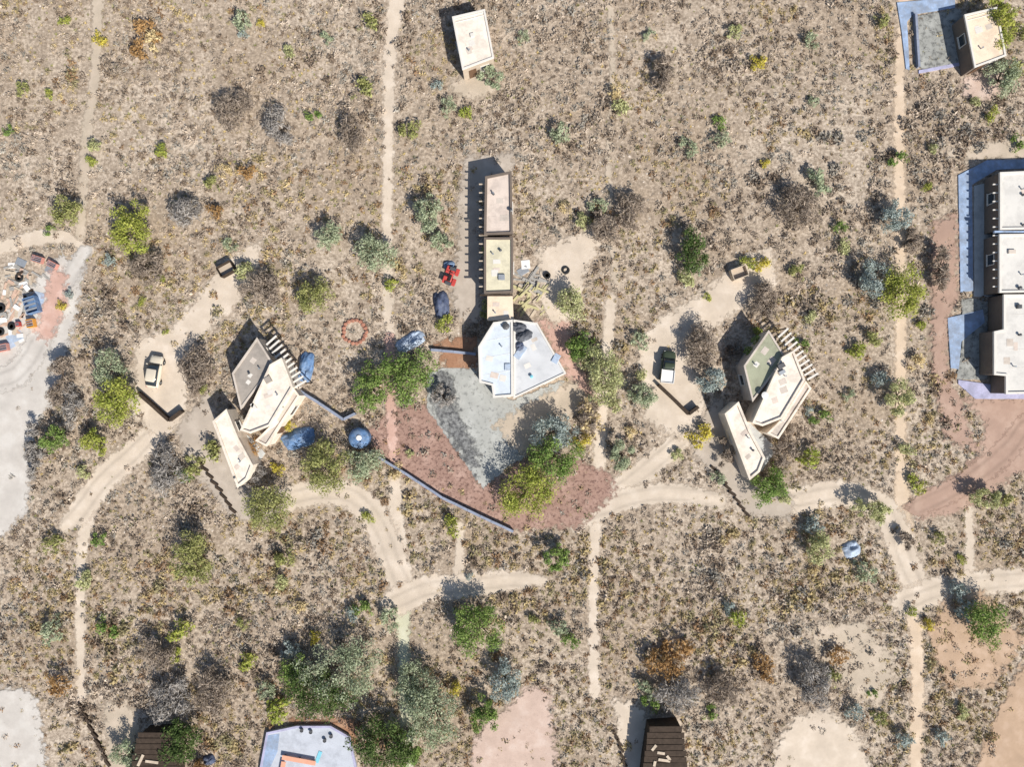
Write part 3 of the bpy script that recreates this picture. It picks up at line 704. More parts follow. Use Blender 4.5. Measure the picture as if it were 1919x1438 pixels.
# ------------------------------------------------------------------ tarpaulins, tank, stone ring, boxes
def tarp(px, py, rx, ry, h, rz, mat, label, seed, cat='tarpaulin', z0=0.0):
    n = 26; r = np.random.default_rng(seed)
    u, v = np.meshgrid(np.linspace(-1, 1, n), np.linspace(-1, 1, n))
    rad = np.maximum(np.abs(u), np.abs(v)); ang = np.arctan2(v, u)
    R = np.hypot(u, v); sc = np.where(R > 0, rad / np.maximum(R, 1e-6), 0) * .7 + .3
    ex = 1 + .18 * (vnoise(np.cos(ang) * 2 + seed, np.sin(ang) * 2, 1, seed) - .5)
    X = u * sc * rx / S * ex; Y = v * sc * ry / S * ex
    Z = h * np.clip(1 - rad ** 2.4, 0, 1) * (.55 + .9 * vnoise(u * 1.6 + 9, v * 1.6, .7, seed + 1)) + .10 * (vnoise(u * 6, v * 6, .9, seed + 2)) * (rad < .97) + .015
    V = np.stack([X.ravel(), Y.ravel(), Z.ravel()], 1)
    V = np.concatenate([V, V * [1, 1, 0] + [0, 0, -.01]])
    i = np.arange(n * n).reshape(n, n); m = n * n
    F = np.stack([i[:-1, :-1].ravel(), i[:-1, 1:].ravel(), i[1:, 1:].ravel(), i[1:, :-1].ravel()], 1)
    rim = list(i[0, :]) + list(i[1:, -1]) + list(i[-1, -2::-1]) + list(i[-2:0, 0])
    F = np.concatenate([F, F[:, ::-1] + m, np.array([(rim[k - 1], rim[k - 1] + m, rim[k] + m, rim[k]) for k in range(len(rim))])])
    o = link(bpy.data.objects.new('tarpaulin', np_mesh('tarpaulin', V, F, M[mat])))
    x, y = W(px, py, z0); o.location = (x, y, z0); o.rotation_euler.z = rz; tag(o, label, cat)
    if z0 == 0: block([(x - rx / S * .8, y - ry / S * .8), (x + rx / S * .8, y - ry / S * .8), (x + rx / S * .8, y + ry / S * .8), (x - rx / S * .8, y + ry / S * .8)], 0)
    return o
tarp(574, 688, 15, 30, .8, -.15, 'tarp', 'narrow upright blue tarpaulin heap beside the blue-grey wall', 3)
tarp(560, 822, 33, 19, .8, .3, 'tarp', 'wide blue tarpaulin heap south of the blue-grey wall', 4)
tarp(827, 572, 15, 27, .7, .1, 'darktarp', 'dark blue tarpaulin heap below the red quad bike', 5)
tarp(842, 496, 11, 7, .4, .1, 'tarp', 'small blue tarpaulin scrap at the nose of the red quad bike', 6)
tarp(972, 614, 15, 9, .45, -.2, 'charcoal', 'crumpled charcoal sheet on the terrace roof at its north-west corner', 8, z0=2.9)
tarp(982, 630, 16, 10, .5, .4, 'charcoal', 'larger crumpled charcoal sheet on the terrace roof', 9, z0=2.9)
tarp(974, 650, 8, 9, .3, .1, 'darktarp', 'small dark sheet heap on the terrace roof near the skylight', 11, z0=2.9)
tarp(1595, 1030, 17, 16, .5, .3, 'paletarp', 'pale blue-grey sheet heap in the scrub east of the pale green tree', 12)
tarp(770, 640, 30, 15, .5, .5, 'paletarp', 'pale blue sheet heap at the north of the big green tree', 13)
tarp(392, 1424, 12, 10, .5, .2, 'darktarp', 'small dark blue tarpaulin heap beside the dark green tree', 15)
x, y = W(672, 822, 1.4); t = empty('water_tank', (x, y, 0)); tag(t, 'round blue water tank with white lid west of the red gravel', 'water tank'); block([(x - 1.2, y - 1.2), (x + 1.2, y - 1.2), (x + 1.2, y + 1.2), (x - 1.2, y + 1.2)], 0)
prof = [(1.28, 0)] + [(1.28 + (.035 if kk % 2 else 0), .12 * kk + .05) for kk in range(11)] + [(1.2, 1.42), (.8, 1.6), (.42, 1.68), (.40, 1.68)]
MB().lathe((0, 0, 0), prof, 28).build('body', M['tarp'], t, smooth=True)
MB().lathe((.1, .1, 1.66), [(.34, 0), (.34, .1), (.26, .15)], 16).build('lid', M['whitesheet'], t)
MB().tube((1.2, 0, .3), (1.5, .1, .02), .05, .05).build('outlet_pipe', M['zinc'], t)
t = empty('stone_ring', (*W(665, 622), 0)); tag(t, 'ring of reddish stones laid out in the scrub', 'stone ring'); RINGC = W(665, 622)
for kk in range(18):
    a = 2 * math.pi * kk / 18; r = 1.42 + random.uniform(-.08, .08)
    mb = MB(); mb.lathe((r * math.cos(a), r * math.sin(a), .10), [(.14, -.12), (.27, -.03), (.25, .08), (.12, .15)], 7)
    mb.v = [(vx + random.uniform(-.05, .05), vy + random.uniform(-.05, .05), vz + random.uniform(-.02, .03)) for vx, vy, vz in mb.v]
    mb.build('stone', M['brick'], t)
def planter(px, py, label, rz, wood):
    t = empty('wooden_box', (*W(px, py, .5), .06), rz); tag(t, label, 'wooden box'); x, y = W(px, py); block([(x - 1.2, y - 1.2), (x + 1.2, y - 1.2), (x + 1.2, y + 1.2), (x - 1.2, y + 1.2)], 0)
    for s in (-1, 1):
        for kk in range(3):
            MB().box((0, s * .65, .17 + kk * .33), (1.9, .08, .30)).build('plank', M[wood], t)
            MB().box((s * .95, 0, .17 + kk * .33), (.08, 1.22, .30)).build('plank', M[wood], t)
    MB().box((0, 0, .2), (1.8, 1.2, .4)).build('filling', M['wall'], t)
planter(425, 505, 'open wooden box on the pale dirt near the leaning sage bush', .5, 'darkwood')
planter(1384, 512, 'open wooden box on the pale dirt beside the yellow bush', .35, 'wood')

# ------------------------------------------------------------------ junk by the yard and lumber by the pale blue house
HP = {}
def top(x, y):                          # crude pile height so that pieces lie on each other
    k = (round(x / .9), round(y / .9)); z = HP.get(k, 0.02); HP[k] = z + .085; return z
def plank(px, py, ln, w, ang, mat, label, grp, name='plank', th=.06):
    x, y = W(px, py); z = top(x, y)
    o = MB().box((0, 0, 0), (ln, w, th)).build(name, M[mat], bevel=.008)
    o.location = (x, y, z + th / 2 + .02); o.rotation_euler = (random.uniform(-.02, .02), random.uniform(-.03, .03), math.radians(ang)); tag(o, label, 'plank' if name == 'plank' else 'sheet', grp)
for a in [(22, 560, 2.6, .3, 62), (14, 575, 3.0, .25, 60), (30, 582, 2.4, .28, 58), (8, 545, 2.2, .25, 75), (20, 600, 2.0, .3, 50), (36, 545, 1.8, .22, 55), (5, 610, 1.8, .3, 30), (28, 570, 2.2, .22, 66), (12, 628, 1.5, .24, 20), (44, 612, 1.2, .2, 40)]:
    plank(*a, 'pinkwood', 'pinkish timber plank in the junk heap by the pale yard', 'pinkish planks in the junk heap')
for a in [(40, 505, 2.0, .5, -30), (58, 530, 1.8, .3, -35), (25, 528, 1.6, .4, -20), (70, 515, 1.5, .25, -30), (88, 520, 1.3, .3, -40), (30, 540, 1.5, .5, 10)]:
    plank(*a, 'greywood', 'grey timber plank in the junk heap by the pale yard', 'grey planks in the junk heap')
for a in [(24, 498, 1.1, .7, 0, 'whitesheet', 'white square sheet at the north of the junk heap'), (44, 533, 1.2, .6, 15, 'whitesheet', 'white sheet in the middle of the junk heap'), (8, 600, .9, .6, 5, 'whitesheet', 'white sheet lying by the pinkish planks'), (40, 492, 1.3, .9, -25, 'zinc', 'grey metal sheet at the north of the junk heap'), (96, 508, 1.5, .7, -30, 'zinc', 'grey metal sheet under the faded red tub'), (28, 632, 2.0, 1.2, 25, 'paletarp', 'pale blue sheet at the south of the junk heap'), (18, 648, 1.4, .9, 30, 'paletarp', 'small pale blue sheet below the larger pale blue sheet'), (72, 562, 1.5, 1.9, -15, 'paletarp', 'pale blue sheet leaning by the blue crate'), (120, 552, 1.2, .7, 40, 'paletarp', 'pale blue sheet alone beside the lime shrub')]:
    plank(*a, None, 'metal_sheet' if a[5] == 'zinc' else 'sheet', .03)
def bin_(px, py, d, mat, rz, label, name, cat):
    x, y = W(px, py, d[2]); z = top(x, y) * .5 if False else 0.03
    t = empty(name, (x, y, z + .1), rz); tag(t, label, cat)
    hx, hy, hz = d[0] / 2, d[1] / 2, d[2]
    MB().box((0, 0, .03), (d[0], d[1], .06)).build('base', M[mat], t)
    for s in (-1, 1):
        MB().box((0, s * (hy - .03), hz / 2 + .06), (d[0], .06, hz)).build('side', M[mat], t)
        MB().box((s * (hx - .03), 0, hz / 2 + .06), (.06, d[1] - .13, hz)).build('side', M[mat], t)
    for kk in range(3): MB().box((0, (kk - 1) * d[1] * .28, hz + .08), (d[0] * .98, d[1] * .12, .03)).build('slat', M['zinc'], t)
bin_(58, 572, (1.5, 2.0, .8), 'tarp', .3, 'open blue crate in the junk heap', 'crate', 'crate')
bin_(57, 606, (.9, 1.0, .6), 'orange', .2, 'orange bin in the junk heap', 'bin', 'bin')
bin_(70, 486, (1.3, .8, .5), 'redfade', -.3, 'faded red tub at the north edge of the junk heap', 'tub', 'tub')
bin_(98, 496, (1.2, .7, .5), 'redfade', -.5, 'faded red tub on the grey sheet in the junk heap', 'tub', 'tub')
bin_(4, 652, (1.4, .9, .5), 'redfade', .2, 'faded red tub at the south of the junk heap', 'tub', 'tub')
bin_(34, 608, (.5, .5, .4), 'red_paint', .2, 'small bright red box in the junk heap', 'box', 'box')
def tyre(px, py, r, label):
    x, y = W(px, py); z = 0.03 + top(x, y)
    o = MB().lathe((0, 0, 0), [(r * .55, 0), (r * .9, 0), (r, .06), (r, .16), (r * .9, .22), (r * .55, .22), (r * .5, .12), (r * .55, 0)], 18).build('tyre', M['black'])
    o.location = (x, y, z + .05); tag(o, label, 'tyre')
tyre(38, 521, .5, 'black tyre lying by the grey planks of the junk heap'); tyre(4, 578, .55, 'black tyre at the end of the pinkish planks'); tyre(24, 612, .5, 'black tyre beside the small red box'); tyre(3, 622, .5, 'black tyre beside the pale blue sheet')
for kk in range(26):
    u = random.random(); gx_, gy_ = 4 + u * 60 + random.uniform(-4, 30) * (1 - u), 500 + random.uniform(0, 130) * (1 - u * .6)
    c_, l_ = random.choice((('pinkwood', 'pinkish'), ('greywood', 'grey'), ('darkwood', 'dark'), ('wood', 'pale')))
    plank(gx_, gy_, random.uniform(.6, 1.5), random.uniform(.2, .45), random.uniform(-90, 90), c_, 'short %s board end scattered in the junk heap' % l_, '%s board ends in the junk heap' % l_)
for kk in range(7):
    gx_, gy_ = random.uniform(2, 70), random.uniform(500, 640)
    plank(gx_, gy_, random.uniform(.6, 1.0), random.uniform(.4, .7), random.uniform(-90, 90), random.choice(('whitesheet', 'whitesheet')), 'small white sheet scrap scattered in the junk heap', 'white scraps in the junk heap', 'sheet', .03)
G1 = 'grey planks in the lumber pile'; G2 = 'yellowish planks in the lumber pile'
for kk in range(20):
    a = random.uniform(0, 1); gx_, gy_ = 972 + random.uniform(0, 52), 512 + random.uniform(0, 34)
    plank(gx_, gy_, random.uniform(1.2, 2.6), random.uniform(.18, .4), random.choice((-20, -28, -12, 55)) + random.uniform(-6, 6), 'greywood', 'grey timber plank in the lumber pile north of the pale blue house', G1)
for kk in range(30):
    gx_, gy_ = 968 + random.uniform(0, 54), 536 + random.uniform(0, 56)
    plank(gx_, gy_, random.uniform(1.0, 2.4), random.uniform(.2, .4), random.choice((-22, 60, 50, -35)) + random.uniform(-8, 8), random.choice(('yellowwood', 'yellowwood', 'wood')), 'pale timber plank in the lumber pile north of the pale blue house', G2)
plank(985, 496, 1.1, 1.1, 5, 'whitesheet', 'white square sheet at the north of the lumber pile', None, 'sheet', .04)
plank(980, 508, 1.4, .9, 30, 'zinc', 'grey metal sheet at the lumber pile', None, 'metal_sheet', .03)
plank(1063, 488, 1.1, .8, 15, 'whitesheet', 'white sheet lying east of the lumber pile', None, 'sheet', .04)
plank(1066, 499, 1.0, .5, 35, 'pinkwood', 'pinkish board lying below the white sheet east of the lumber pile', None, 'plank', .05)
plank(1046, 487, 1.0, .7, -30, 'zinc', 'grey metal sheet lying between the lumber pile and the white sheet', None, 'metal_sheet', .03)
tyre(1060, 507, .5, 'black tyre lying on pale dirt near the lumber pile'); tyre(1025, 517, .45, 'black tyre at the corner of the lumber pile')
for q in ([(-5, 480), (110, 480), (110, 560), (70, 640), (0, 665), (-5, 660)], [(964, 490), (1030, 490), (1030, 600), (964, 600)]): block(pxpoly(q), 0)

# ------------------------------------------------------------------ vegetation
PAL = {
 'lime':  ((.20, .24, .045), (.30, .30, .075)), 'green': ((.10, .165, .04), (.185, .24, .07)), 'olive': ((.18, .195, .065), (.275, .27, .11)),
 'dark':  ((.05, .085, .025), (.095, .13, .04)), 'sage': ((.20, .235, .145), (.31, .335, .225)), 'bluesage': ((.19, .225, .205), (.31, .345, .325)),
 'yellow': ((.34, .29, .04), (.42, .36, .08)), 'pale': ((.27, .28, .13), (.36, .36, .19)), 'rustdry': ((.22, .13, .055), (.32, .20, .09)),
 'dead': ((.175, .14, .11), (.29, .24, .195)), 'deadgrey': ((.20, .185, .17), (.32, .295, .27)),
 'straw': ((.40, .32, .17), (.50, .41, .24)),
}
def leaves(C, nrm, size, r, cols, asp=(.38, .62)):
    n = len(C); nrm = nrm / (np.linalg.norm(nrm, axis=1, keepdims=True) + 1e-9)
    a = r.normal(size=(n, 3)); u = np.cross(nrm, a); u /= np.linalg.norm(u, axis=1, keepdims=True) + 1e-9; v = np.cross(nrm, u)
    L = size * r.choice((.6, .85, 1.0, 1.5), (n, 1)) * r.uniform(.8, 1.2, (n, 1)); Wd = L * r.uniform(*asp, (n, 1))
    V = np.stack([C - u * L * .5, C + v * Wd * .5 + nrm * L * .08, C + u * L * .5, C - v * Wd * .5 + nrm * L * .08], 1).reshape(-1, 3)
    F = np.arange(4 * n).reshape(n, 4)
    return V, F, np.repeat(cols, 4, 0)
def crown_np(rx, ry, rz, zc, n, size, pal, r, dens=1.0):
    K = int(max(7, min(60, 7 + rx * ry * 3.2)))
    d = r.normal(size=(K, 3)); d[:, 2] = np.abs(d[:, 2]) * .9 - .25; d /= np.linalg.norm(d, axis=1, keepdims=True)
    cc = d * r.uniform(.35, .92, (K, 1)) * [rx, ry, rz]
    cr = r.uniform(.20, .40, K) * min(rx, ry) * (1.25 if K < 14 else 1.0); cr = np.clip(cr, .2, .95)
    w = cr ** 2; w /= w.sum(); ci = r.choice(K, n, p=w)
    e = r.normal(size=(n, 3)); e /= np.linalg.norm(e, axis=1, keepdims=True)
    P = cc[ci] + e * (cr[ci] * r.random(n) ** .4)[:, None]
    A, B = np.array(PAL[pal][0]), np.array(PAL[pal][1])
    f = np.clip(r.random(K)[ci] * .55 + r.random(n) * .6 - .05, 0, 1)[:, None]
    cols = (A * (1 - f) + B * f) * 1.6 * r.uniform(.8, 1.2, (n, 1))
    dead = r.random(n) < .06; cols[dead] = np.array((.26, .21, .15)) * r.uniform(.7, 1.2, (dead.sum(), 1))
    P[:, 2] = np.maximum(P[:, 2] + zc, .06)
    return leaves(P, e * .6 + r.normal(size=(n, 3)) * .55 + [0, 0, .35], size * (2.2 if pal[:4] == 'dead' else 1), r, cols, (.10, .22) if pal[:4] == 'dead' else (.38, .62)), cc + [0, 0, zc]
TREEPOS = []
def tree(px, py, rx, ry, pal, label, name='tree', cat='tree', h=None, group=None, second=None):
    rxm, rym = rx / S * 1.1, ry / S * 1.1; rm = (rxm + rym) / 2
    h = h or ((1.3 + rm * .35) if pal[:4] == 'dead' else min(4.4, .9 + rm * .9)); rz = h * .42; zc = h - rz
    x, y = W(px, py, zc); r = np.random.default_rng(int(px * 7 + py))
    t = empty(name, (x, y, .0), 0); tag(t, label, cat, group)
    n = int(470 * rxm * rym + 320); n = min(n, 7000)
    if pal[:4] == 'dead': n = int(n * .6)
    (V, F, Cc), cc = crown_np(rxm, rym, rz, zc, n, .23, pal, r)
    if second:
        (V2, F2, C2), c2 = crown_np(rxm * .7, rym * .6, rz * .8, zc, n // 2, .22, second[0], r)
        V2 = V2 + [second[1] / S, -second[2] / S, 0]
        F = np.concatenate([F, F2 + len(V)]); V = np.concatenate([V, V2]); Cc = np.concatenate([Cc, C2])
    link(bpy.data.objects.new('crown', np_mesh('crown', V, F, M['leaf'], Cc)), t)
    mb = MB(); r0 = .05 + rm * .045
    mb.tube((0, 0, -.05), (.05, .03, zc * .55), r0, r0 * .75, 8)
    for q in cc[:min(9, len(cc))]:
        mid = (q[0] * .45, q[1] * .45, zc * .55 + (q[2] - zc * .55) * .6)
        mb.tube((.05, .03, zc * .5), mid, r0 * .55, r0 * .32, 6); mb.tube(mid, tuple(q), r0 * .32, r0 * .12, 5)
    mb.build('trunk', M['bark'], t)
    TREEPOS.append((x, y, max(rxm, rym)))
T = [
 (245, 432, 36, 56, 'lime', 'tall oval yellow-green tree alone in the scrub near the junk heap'),
 (216, 752, 40, 46, 'lime', 'yellow-green tree between the pale yard and the cream car'),
 (208, 690, 28, 32, 'sage', 'sage grey tree touching the yellow-green tree near the cream car'),
 (765, 705, 52, 50, 'green', 'large bright green tree beside the red gravel, its eastern crown'),
 (692, 728, 30, 46, 'green', 'smaller bright green tree beside the blue-grey wall'),
 (610, 876, 44, 46, 'olive', 'round olive green tree south-west of the water tank'),
 (684, 868, 32, 32, 'sage', 'sage tree just below the water tank'),
 (508, 952, 46, 40, 'olive', 'round olive tree at the bend of the dirt road by the grey-roofed house'),
 (362, 1050, 37, 50, 'olive', 'oval green tree alone in the brown scrub south of the drive'),
 (895, 1175, 46, 52, 'green', 'dense green tree south of the dirt road junction'),
 (640, 1258, 80, 64, 'sage', 'very large sage grey tree north of the pale terrace'),
 (600, 1302, 66, 44, 'dark', 'dark green tree against the large sage tree above the terrace'),
 (556, 1262, 30, 40, 'green', 'green tree on the west flank of the very large sage tree'),
 (768, 1400, 26, 40, 'green', 'slim green tree over the south end of the greenish track'),
 (716, 1396, 62, 46, 'dark', 'dark green tree east of the pale terrace'),
 (812, 1335, 54, 64, 'sage', 'tall sage tree east of the greenish track'),
 (770, 1275, 36, 34, 'sage', 'sage tree on the east edge of the greenish track'),
 (945, 1275, 28, 40, 'bluesage', 'blue-grey tree at the corner of the pink clearing'),
 (905, 1345, 24, 38, 'green', 'slim green tree along the west edge of the pink clearing'),
 (985, 930, 50, 60, 'lime', 'large yellow-green tree on the red gravel south of the house'),
 (1040, 860, 48, 50, 'green', 'large green tree on the red gravel east of the sand patch'),
 (1040, 810, 46, 32, 'bluesage', 'blue-grey tree crown behind the large green tree by the sand patch'),
 (1130, 700, 38, 54, 'pale', 'pale yellow-green tree east of the pale blue house'),
 (1092, 655, 26, 30, 'green', 'small bright green tree at the red gravel strip'),
 (1440, 918, 38, 32, 'green', 'green tree at the south tip of the green-roofed house'),
 (1688, 550, 38, 48, 'lime', 'bright yellow-green tree over the ochre track'),
 (1638, 525, 28, 34, 'bluesage', 'blue-grey tree west of the bright tree over the ochre track'),
 (1686, 742, 28, 32, 'pale', 'pale green tree over the ochre track near the white-roofed house'),
 (1630, 955, 36, 24, 'pale', 'pale yellow tree beside the bend of the eastern dirt road'),
 (1535, 1025, 28, 26, 'pale', 'small pale green tree west of the pale sheet heap'),
 (1846, 1165, 34, 46, 'green', 'green tree on the ochre slope south of the eastern dirt road'),
 (340, 1385, 38, 46, 'dark', 'dark green tree beside the shaded timber shed'),
 (243, 1412, 30, 26, 'sage', 'sage tree at the west side of the shaded timber shed'),
 (704, 472, 38, 34, 'sage', 'wide sage tree west of the bare dirt by the quad bike'),
 (800, 396, 28, 36, 'sage', 'sage tree north-west of the long house'),
 (825, 452, 20, 22, 'sage', 'small round sage tree below the taller sage tree by the long house'),
 (922, 472, 26, 20, 'green', 'green tree overhanging the long house roof'),
 (590, 556, 32, 32, 'olive', 'round olive tree north of the narrow blue heap'),
 (618, 442, 26, 26, 'sage', 'small sage tree in the scrub west of the wide sage tree'),
 (1070, 566, 30, 30, 'pale', 'pale olive tree east of the lumber pile'),
 (1300, 470, 28, 44, 'dark', 'dark green tree in the scrub west of the open wooden box'),
 (1423, 658, 24, 26, 'green', 'green tree in the shade of the green-roofed house'),
 (1042, 1042, 22, 30, 'green', 'green tree south of the red gravel yard'),
 (1166, 852, 24, 28, 'sage', 'sage tree east of the pale track by the red gravel'),
 (1872, 40, 26, 54, 'lime', 'tall yellow-green tree at the east wall of the peach cabin'),
 (1878, 146, 28, 32, 'sage', 'sage tree at the south-east corner of the peach cabin'),
 (920, 146, 20, 22, 'sage', 'sage tree at the south-east corner of the cream cabin'),
 (1682, 402, 28, 30, 'bluesage', 'pale blue-grey tree over the ochre track north of the bright tree'),
 (1330, 716, 26, 28, 'bluesage', 'blue-grey tree north of the drive of the green-roofed house'),
 (1312, 645, 34, 44, 'dead', 'bare dark brown tree on the pale dirt near the pickup'),
 (370, 690, 32, 52, 'dead', 'bare grey-brown tree on the west side of the grey-roofed house'),
 (112, 712, 22, 60, 'dead', 'bare brown tree on the east edge of the pale yard'),
 (66, 850, 18, 56, 'deadgrey', 'bare grey tree on the pale yard edge south of the bare brown tree'),
 (140, 760, 22, 40, 'deadgrey', 'bare grey tree between the bare brown tree and the yellow-green tree'),
 (316, 880, 32, 50, 'deadgrey', 'bare grey tree between the dirt road and the sleepers of the grey-roofed house'),
 (475, 890, 20, 26, 'deadgrey', 'bare grey tree at the south-east foot of the grey-roofed house'),
 (1475, 850, 22, 44, 'dead', 'bare dark brown tree at the south-east foot of the green-roofed house'),
 (325, 1315, 44, 40, 'deadgrey', 'bare grey tree north of the shaded timber shed'),
 (300, 1225, 40, 30, 'dead', 'bare brown tree in the thicket east of the western track'),
 (400, 1300, 38, 44, 'dead', 'bare brown tree east of the dark green tree by the shed'),
 (1270, 1300, 44, 36, 'deadgrey', 'bare grey tree north of the battened timber shed'),
 (1360, 1290, 34, 30, 'dead', 'bare brown tree north-east of the battened timber shed'),
 (1525, 1280, 36, 50, 'deadgrey', 'bare grey tree north of the pale southern clearing'),
 (1700, 1010, 12, 20, 'dead', 'small bare brown tree on the eastern road bend'),
 (1100, 775, 20, 32, 'dead', 'bare brown tree east of the blue-grey crown by the sand patch'),
 (1360, 850, 16, 28, 'dead', 'bare brown tree west of the sleepers of the green-roofed house'),
 (830, 745, 18, 26, 'deadgrey', 'bare grey tree on the dark rubble of the grey court'),
 (490, 545, 34, 40, 'dead', 'bare brown tree north of the grey-roofed house'),
 (280, 500, 30, 34, 'dead', 'bare brown tree south of the tall oval yellow-green tree'),
 (1430, 560, 30, 36, 'dead', 'bare brown tree south of the pale wooden box'),
 (1500, 390, 40, 40, 'dead', 'bare brown tree in the scrub west of the pale blue-grey tree'),
 (1130, 430, 26, 34, 'dead', 'bare brown tree north-east of the lumber pile'),
 (1180, 395, 30, 40, 'dead', 'bare brown tree beside the faint northern track'),
 (1240, 140, 24, 40, 'dead', 'bare brown tree in the northern scrub'),
 (345, 400, 36, 34, 'deadgrey', 'bare grey tree east of the tall oval yellow-green tree'),
 (440, 200, 34, 40, 'dead', 'bare brown tree in the north-western scrub'),
 (520, 240, 30, 34, 'deadgrey', 'bare grey tree in the north-western scrub'),
 (660, 250, 26, 34, 'dead', 'bare brown tree west of the northern pale track'),
 (1710, 450, 18, 26, 'dead', 'bare brown tree east of the ochre track north of the bright tree'),
 (1765, 500, 20, 44, 'dead', 'bare brown tree west of the blue pavement of the white-roofed house'),
 (122, 398, 30, 26, 'olive', 'olive tree on the scrub north of the junk heap'),
 (102, 820, 26, 28, 'green', 'green tree at the east edge of the pale yard'),
 (182, 830, 24, 24, 'lime', 'yellow-green tree beside the dirt road to the pale yard'),
 (1205, 742, 24, 28, 'sage', 'sage tree on the scrub west of the drive with dark sleepers'),
 (1850, 935, 28, 22, 'pale', 'pale green tree at the foot of the red-brown earth terrace'),
]
for a in T: tree(*a)
# smaller green shrubs: shared meshes, one object each
SHR = {}
for pal in ('lime', 'green', 'sage', 'yellow', 'pale', 'bluesage', 'olive', 'straw', 'rustdry'):
    for kk in range(3):
        r = np.random.default_rng(hash_ := (len(SHR) * 31 + kk))
        (V, F, Cc), _ = crown_np(1, 1, .75, .55, 420, .22, pal, r)
        SHR[pal, kk] = np_mesh('shrub', V, F, M['leaf'], Cc)
LM = [(885, 80, 'the cream cabin'), (1840, 80, 'the peach cabin'), (930, 440, 'the long house'), (970, 680, 'the pale blue house'), (480, 770, 'the grey-roofed angular house'), (1435, 760, 'the green-roofed angular house'), (1880, 520, 'the white-roofed house'), (580, 1400, 'the pale terrace'), (290, 1410, 'the shaded shed'), (1245, 1400, 'the battened shed'), (290, 700, 'the cream car'), (1252, 690, 'the pickup'), (845, 515, 'the red quad bike'), (672, 822, 'the water tank'), (665, 622, 'the stone ring'), (425, 505, 'the dark wooden box'), (1384, 512, 'the pale wooden box'), (50, 560, 'the junk heap'), (1000, 550, 'the lumber pile'), (574, 688, 'the narrow blue heap'), (560, 822, 'the wide blue heap'), (1595, 1030, 'the pale blue heap'), (830, 930, 'the long low wall'), (1120, 900, 'the red gravel yard'), (720, 200, 'the northern pale track'), (1690, 200, 'the northern ochre track'), (1113, 1150, 'the narrow southern track'), (152, 1130, 'the western track'), (760, 1300, 'the greenish track'), (1718, 1300, 'the southern ochre track'), (1000, 1380, 'the pink clearing'), (1540, 1390, 'the pale southern clearing'), (40, 1370, 'the pale corner clearing'), (1880, 1360, 'the ochre clearing'), (30, 850, 'the pale yard'), (245, 432, 'the tall oval yellow-green tree'), (362, 1050, 'the oval green tree'), (895, 1175, 'the dense green tree'), (1300, 470, 'the dark green scrub tree'), (1846, 1165, 'the green slope tree'), (640, 1258, 'the very large sage tree'), (508, 952, 'the olive tree at the road bend'), (800, 1100, 'the western road junction'), (1750, 1105, 'the eastern road junction'), (704, 472, 'the wide sage tree'), (122, 398, 'the olive scrub tree'), (180, 120, 'the faint north-western track'), (1148, 140, 'the faint northern track')]
LMW = np.array([W(a, b) for a, b, c in LM])
def near(x, y):
    d = np.hypot(LMW[:, 0] - x, LMW[:, 1] - y); i = int(d.argmin())
    return ('near ' + LM[i][2]) if d[i] < 9 else 'out in the open scrub'
SHPOS = []
NAMES = {'lime': 'yellow-green', 'green': 'bright green', 'sage': 'sage grey', 'yellow': 'yellow', 'pale': 'pale green', 'bluesage': 'blue-grey', 'olive': 'olive', 'straw': 'straw-coloured', 'rustdry': 'rust brown'}
def shrub(px, py, rpx, pal, label=None):
    r = rpx / S; x, y = W(px, py, r * .5)
    o = link(bpy.data.objects.new('shrub', SHR[pal, random.randrange(3)])); o.location = (x, y, -.02)
    o.scale = (r * random.uniform(.9, 1.1), r * random.uniform(.9, 1.15), r * random.uniform(.8, 1.1)); o.rotation_euler.z = random.uniform(0, 6.28)
    tag(o, 'small leafy %s shrub %s' % (NAMES[pal], near(x, y)), 'shrub', '%s shrubs %s' % (NAMES[pal], near(x, y))); SHPOS.append((x, y, r))
